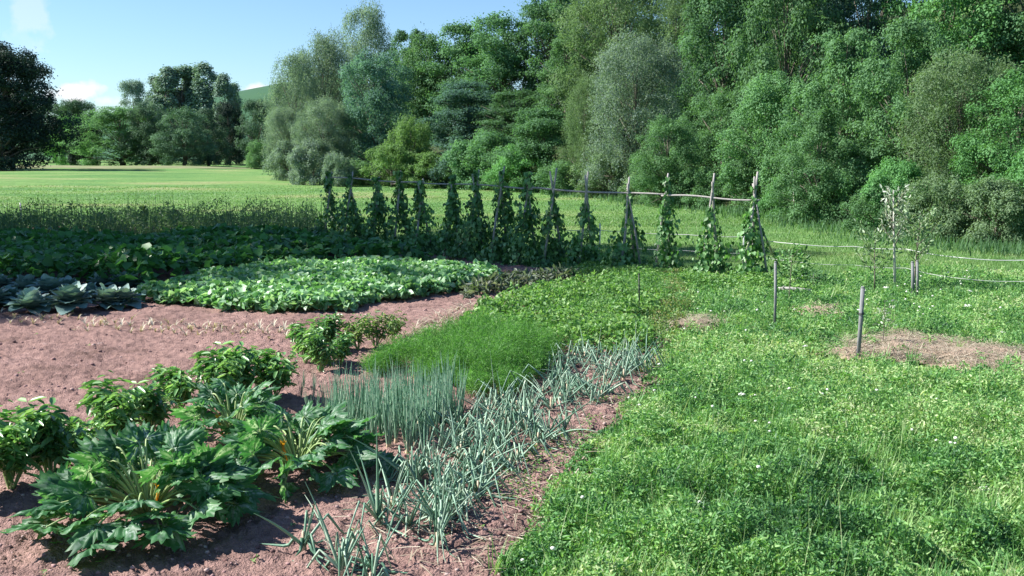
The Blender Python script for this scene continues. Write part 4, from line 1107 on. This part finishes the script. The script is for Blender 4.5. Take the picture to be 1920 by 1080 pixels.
zucchini(at(278, 985), 3, 84, .64, .42, .235, 'nearest zucchini plant, pale stalks fanning from its open heart')
zucchini(at(560, 895), 9, 60, .55, .37, .23, 'dark-leaved zucchini plant beside the flopped onions', 1.1)
zucchini(at(440, 850), 17, 28, .38, .46, .21, 'small zucchini plant with upright bright leaves behind the other two')

# ------------------------------------------------------------------ onions
def onion(seed, n, H, spread, flop, r=.0055, mat='onion', dry=0, bulb=True):
    rg = rs(seed); root = thing('onion_plant', None, None)
    a = rg.uniform(0, 2 * pi, n); sp = rg.uniform(.05, 1, n) ** 1.2 * spread
    D = np.c_[np.cos(a) * sp, np.sin(a) * sp, np.ones(n)]
    kink = np.where(rg.rand(n) < flop, rg.randint(1, 5, n), 99)
    L = H * rg.uniform(.6, 1.12, n)
    build('leaves', [strands(np.c_[.008 * np.cos(a), .008 * np.sin(a), .03 + 0 * a], D, L, r * rg.uniform(.7, 1.25, n), .25 + .5 * flop * rg.rand(n), np.clip(rg.rand(n) * .85, 0, 1), seg=8, sides=4, kink=kink, floor=.012, tip=.15, kdrop=1.6)], MT[mat], root, smooth=True)
    if bulb: build('bulb', [tube([(0, 0, -.02), (0, 0, .005), (0, 0, .025), (0, 0, .05), (.002, 0, .11)], [.010, .018, .016, .010, .008], 8, .2)], MT['bulb'], root, smooth=True)
    return root


up = [onion(800 + s, 11, .46, .20, .12, .0054, 'onion_up') for s in range(6)]
UP = poly([(606, 822), (630, 785), (720, 770), (870, 765), (866, 785), (840, 810), (775, 858), (680, 848)])
rg = rs(120); cnt = 0
rows = []
ax0 = at(640, 815)[:2]; ax1 = at(770, 838)[:2]; bk = at(866, 768)[:2]
rowd = (bk - ax1) / np.linalg.norm(bk - ax1)
for i in range(-1, 7):
    st_ = ax0 + (ax1 - ax0) * (i / 3.6)
    for j in range(-3, 26):
        q = st_ + rowd * j * .075 + rg.normal(0, .012, 2)
        if inside(q[None], UP)[0]: rows.append(q)
for k, q in enumerate(rows):
    r = dup(up[k % 6], (q[0], q[1], float(sz(q[None])[0]) - .01), rg.uniform(0, 6.3), rg.uniform(.85, 1.1), 'upright blue-green onion in the close rows in front of the carrots', 'upright onions'); r.name = 'onion_plant'; r['category'] = 'onion'
# thin small seedlings left of them
for k, (px, py) in enumerate([(575, 770), (588, 755), (596, 775), (606, 760), (565, 750), (582, 790), (600, 800), (612, 785), (570, 735), (590, 738)]):
    q = at(px, py); r = dup(up[k % 6], (q[0], q[1], float(sz(q[None, :2])[0])), k, .42 + .03 * (k % 4), 'small thin onion standing apart left of the close rows', 'small onions'); r.name = 'onion_plant'; r['category'] = 'onion'
fl = [onion(820 + s, 9, .64, 1.6, .9, .0088) for s in range(8)]
big = [onion(840 + s, 13, .60, 1.3, .75, .0098) for s in range(3)]
FLP = [at(650, 1110), at(715, 1040), at(805, 960), at(880, 880), at(955, 820), at(1025, 765), at(1105, 715), at(1170, 672)]
FLP = np.array(FLP)[:, :2]; cum = np.r_[0, np.cumsum(np.linalg.norm(np.diff(FLP, axis=0), axis=1))]
rg = rs(130); k = 0
for s_ in np.arange(0, cum[-1], .13):
    c = np.array([np.interp(s_, cum, FLP[:, 0]), np.interp(s_, cum, FLP[:, 1])])
    f = s_ / cum[-1]; wd = .26 + .25 * min(1, f * 2)
    for off in (-1, -.33, .33, 1):
        q0 = (c + np.array([1, -.25]) * off * wd)[None]
        if vnoise(q0[:, 0] * 2.2, q0[:, 1] * 2.2, 5)[0] < .38 or rg.rand() < .16: continue
        q = c + np.array([1, -.25]) * off * wd * .75 + rg.normal(0, .05, 2)
        r = dup(fl[k % 8], (q[0], q[1], float(sz(q[None])[0]) - .01), rg.uniform(0, 6.3), rg.uniform(.8, 1.1), 'blue-green onion with bent leaves in the long flopped row beside the lawn', 'flopped onions'); k += 1
        r.name = 'onion_plant'; r['category'] = 'onion'
BG = [(710, 1000, 1.15, 0, 'tall onion fountain, foremost of the middle of the picture'), (570, 1050, 1.05, 1, 'onion at the bottom edge below the dark zucchini'), (640, 1085, 1.0, 2, 'onion cut by the bottom edge of the picture'),
      (870, 975, .9, 2, 'onion with V-shaped leaves near the lawn edge'), (770, 915, 1.0, 1, 'onion with a long arching leaf near the dark zucchini'), (820, 1040, .85, 0, 'low spreading onion at the bottom, near the lawn'), (700, 1085, .9, 1, 'bottom-edge onion below the tall fountain')]
for k, (px, py, s_, b_, lab) in enumerate(BG):
    q = at(px, py); r = dup(big[b_], (q[0], q[1], float(sz(q[None, :2])[0])), k * 1.9, s_, lab, 'large onions in front'); r.name = 'onion_plant'; r['category'] = 'onion'
finish(up + fl + big)
# dry leaves fallen among the onions
FD = poly([(600, 1100), (640, 980), (740, 880), (850, 840), (960, 740), (1080, 680), (1180, 650), (1240, 680), (1220, 740), (1120, 860), (1050, 940), (960, 1090)])
rg = rs(131); P2 = sample(FD, 850, rg, False); n = len(P2); a = rg.uniform(0, 2 * pi, n)
tag(build('fallen_leaves', [strands(np.c_[P2, sz(P2) + .01 + .03 * rg.rand(n)], np.c_[np.cos(a), np.sin(a), rg.normal(.0, .12, n)], rg.uniform(.05, .28, n), .003 + .003 * rg.rand(n), .25, rg.rand(n) ** 1.2, seg=3, floor=.03)], MT['straw']),
    'dry straw-coloured leaves littering the soil between the onions', 'fallen leaves', kind='stuff')
FD2 = poly([(740, 640), (800, 600), (870, 575), (905, 575), (860, 625), (760, 655)])
P2 = sample(FD2, 500, rg, False); n = len(P2); a = rg.uniform(0, 2 * pi, n)
tag(build('fallen_leaves', [strands(np.c_[P2, sz(P2) + .02], np.c_[np.cos(a), np.sin(a), rg.uniform(0, .7, n)], rg.uniform(.08, .24, n), .007, .5, rg.rand(n), seg=3)], MT['straw']),
    'pale withered stalks left of the yellow-green bed', 'withered stalks', kind='stuff')
# stray weeds on the bare soil
rg = rs(150); W2 = sample(SOIL, 200, rg); W2 = np.repeat(W2, 7, 0) + rg.normal(0, .014, (1400, 2)); n = 1400; a = rg.uniform(0, 2 * pi, n)
tag(build('soil_weeds', [leaves(OVAL, np.c_[W2, sz(W2) + .012], np.c_[np.cos(a), np.sin(a), rg.uniform(.1, .8, n)], np.c_[0 * a, 0 * a, 1 + 0 * a], rg.uniform(.012, .035, n), .4, rg.rand(n))], MT['strawb']), 'tiny stray weed seedlings dotted over the bare soil', 'weeds', kind='stuff')
# creeping weeds on the soil near the lawn
bed('creeping_weeds', poly([(1010, 965), (1080, 860), (1130, 800), (1150, 790), (1110, 870), (1060, 960), (1030, 1000)]), 2200, .025, .05, 'beanleaf', 'low dark creeping weeds at the lawn edge of the onion bed', 'weeds', 113, lod=False)
bed('edge_weeds', poly([(880, 880), (960, 850), (1060, 800), (1120, 740), (1180, 760), (1050, 930), (990, 1020), (940, 1000)]), 1700, .024, .04, 'strawb', 'sparse small green weeds on the soil right of the onions', 'weeds', 114, lod=False)

# withered seedlings across the bare soil
rg = rs(140); sd = []
def seedling(seed):
    rg = rs(seed); root = thing('withered_seedling', None, None); n = 5; a = rg.uniform(0, 6.3, n)
    build('leaves', [strands(np.zeros((n, 3)), np.c_[np.cos(a) * .5, np.sin(a) * .5, np.ones(n)], rg.uniform(.06, .15, n), .007, 1.6, rg.uniform(.5, 1, n), seg=4)], MT['straw'], root)
    return root
sp_ = [seedling(s) for s in range(4)]
k = 0
for px in np.arange(-60, 560, 11):
    for off in ((0,) if px < 150 else (0, 1)):
        py = 600 + .045 * px + off * 9 + rg.normal(0, 5)
        q = at(px + rg.normal(0, 4), py); r = dup(sp_[k % 4], (q[0], q[1], float(sz(q[None, :2])[0]) - .005), rg.uniform(0, 6), rg.uniform(1.0, 1.6), 'pale withered seedling in the row crossing the bare soil', 'withered seedlings'); k += 1
        r.name = 'withered_seedling'; r['category'] = 'seedling'
finish(sp_)

# ------------------------------------------------------------------ stakes, saplings, fence
def stake(px, pyb, pyt, dpx, r_, mat, label, name='stake'):
    a = at(px, pyb); H = at_y(px, a[1], pyt)[2]; e = at_y(px + dpx, a[1], pyt)
    root = thing(name, label, 'stake', (a[0], a[1], 0), 'wooden stakes in the lawn' if mat == 'stake' else None)
    dx = e[0] - a[0]
    build('shaft', [tube([(0, 0, -.1), (dx * .5 + .006, .004, H * .5), (dx, 0, H - .02)], [r_ * .95, r_, r_], 8), tube([(dx, 0, H - .02), (dx + .002, 0, H)], [r_, r_ * .72], 8)], MT[mat], root, smooth=False)
    return root, a, H, dx


s1 = stake(1453, 612, 490, 1, .021, 'stake', 'upright weathered stake, left of the three stakes in the lawn')
s2 = stake(1608, 676, 537, 10, .026, 'stake', 'thick weathered stake leaning slightly right at the bare patch')
build('tie', [tube([(s2[3] * .62 + .034 * cos(a), .034 * sin(a), s2[2] * .62 + .002 * a) for a in np.linspace(0, 4 * pi, 22)], .004, 4)], MT['black'], s2[0])
s3 = stake(1711, 558, 490, 0, .026, 'stake', 'left stake of the close pair under the apple sapling')
s4 = stake(1720, 556, 488, 0, .022, 'stake', 'right stake of the close pair under the apple sapling')
s5 = stake(1198, 602, 512, 0, .011, 'black', 'thin black rod standing in the weeds before the bean row', 'rod')


def sapling(px, pyb, pyt, wpx, n, L, mat, bark, label, seed, t0=.3, r_=.014, aspect=.5, ns=9, lean=0, up_=.9, y=None):
    a = at(px, pyb); H = at_y(px, a[1], pyt)[2]; W = wpx / F_PX * a[1]; rg = rs(seed)
    root = thing('sapling', label, 'young tree', (a[0], a[1], 0), 'young trees in the lawn')
    tr = np.array([(0, 0, -.05), (lean * .3, 0, H * .3), (lean * .6, .01, H * .6), (lean, 0, H * .97)])
    parts = [tube(tr, [r_, r_ * .85, r_ * .6, r_ * .25], 7)]; br = []
    P, D = [], []
    for k in range(ns):
        q = t0 + (1 - t0) * (k / ns) * .8; a_ = k * 2.4 + rg.rand(); b0 = np.array([np.interp(q, [0, 1], [0, lean]), 0, q * H]); Lb = W * .55 * rg.uniform(.7, 1.15) * (1.05 - .45 * (q - t0) / (1 - t0))
        d_ = norm(np.array([cos(a_), sin(a_), up_])); pts = [b0, b0 + d_ * Lb * .5, b0 + d_ * Lb + np.array([0, 0, .06 * W])]
        br.append(tube(pts, [r_ * .45, r_ * .3, r_ * .12], 5))
        m = n // ns; t = rg.uniform(.2, 1.05, m)
        P.append(pts[0] + (pts[2] - pts[0]) * t[:, None] + rg.normal(0, .028 * (1 + W), (m, 3))); D.append(np.repeat(d_[None], m, 0))
    P = np.concatenate(P); D = np.concatenate(D); m = len(P)
    build('trunk', parts, MT[bark], root, smooth=True)
    build('branches', br, MT['bark'], root, smooth=True)
    build('leaves', [leaves(OVAL, P, D + rg.normal(0, .6, (m, 3)), rdir(m, rg), L * rg.uniform(.6, 1.3, m), aspect, rg.rand(m))], MT[mat], root)
    return root


sapling(1678, 545, 350, 88, 360, .075, 'silver', 'pale_bark', 'tall silvery-leaved sapling with a white trunk', 901, .42, .026, .45, 12, -.12, 1.3)
sapling(1640, 545, 425, 92, 300, .075, 'apple', 'bark', 'small leafy sapling left of the white-trunked one', 902, .22, .014, .5, 10, -.05, .9)
sapling(1712, 553, 395, 112, 380, .08, 'apple', 'bark', 'apple sapling with spreading crown between the paired stakes', 903, .36, .016, .5, 11, .05, .8)
sapling(1478, 575, 462, 70, 260, .075, 'beanleaf', 'bark', 'leafy sapling just right of the upright stake', 904, .40, .010, .5, 8, .04, .5)
sapling(1655, 655, 560, 34, 60, .05, 'silver', 'bark', 'thin nearly bare sapling beside the leaning stake', 905, .4, .006, .5, 6, 0, .8)
sapling(1525, 540, 508, 45, 300, .05, 'forest', 'bark', 'small dark bush behind the upright stake', 906, .05, .01, .5, 9, 0, .5)

# electric fence: posts and two tapes
FP = [(1000, 428), (1125, 432), (1290, 440), (1395, 444), (1500, 458), (1600, 462), (1700, 467), (1800, 483), (1920, 488), (2060, 500)]
fen = thing('tape_fence', 'low white tape fence on short posts crossing behind the saplings', 'fence', (0, 20, 0))
pts = []
for px, py in FP:
    q = at(px, py, .70); pts.append(q - np.array([0, 20, 0]))
for hgt, wd in ((0, .006), (-.35, .0035)):
    V = []; F_ = []
    n = 0
    for i in range(len(pts) - 1):
        for t in np.linspace(0, 1, 8, endpoint=(i == len(pts) - 2)):
            p_ = pts[i] * (1 - t) + pts[i + 1] * t; p_ = p_ + np.array([0, 0, hgt - .02 * sin(pi * t)])
            V += [p_ + np.array([0, -.002, wd]), p_ + np.array([0, -.002, -wd]), p_ + np.array([0, .002, -wd]), p_ + np.array([0, .002, wd])]; n += 1
    for i in range(n - 1):
        for j in range(4): F_.append((i * 4 + j, i * 4 + (j + 1) % 4, i * 4 + 4 + (j + 1) % 4, i * 4 + 4 + j))
    build('tape', [dict(V=np.array(V), F=[np.array(F_)], v=np.zeros(len(V)))], MT['white'], fen)
for i in (1, 3, 9):
    p_ = pts[i]; build('post', [tube([p_ * [1, 1, 0] + np.array([0, .02, -.05]), p_ * [1, 1, 0] + np.array([0, .02, .4]), p_ * [1, 1, 0] + np.array([0, .02, .86])], .016, 7)], MT['white'], fen)
q = at_y(38, 34.5, 380)
wp = thing('fence_post', 'lone white post standing in the weeds at the far left of the garden', 'post', (q[0], q[1], 0))
build('shaft', [tube([(0, 0, -.1), (0.01, 0, q[2] * .5), (0, 0, q[2])], [.03, .03, .028], 8)], MT['white'], wp)
# low stones / boards in the lawn
q = at(1490, 556)
lg = thing('weathered_board', 'short pale weathered board lying in the grass right of the upright stake', 'board', (q[0], q[1], .12), rz=-.35)
build('plank', [tube([(-.28, 0, 0), (-.1, .01, .01), (.1, 0, .0), (.28, .01, -.01)], [.03, .035, .035, .028], 4)], MT['pole'], lg)
build('batten', [tube([(-.2, -.06, .03), (-.19, .08, .04)], .014, 4)], MT['pole'], lg)
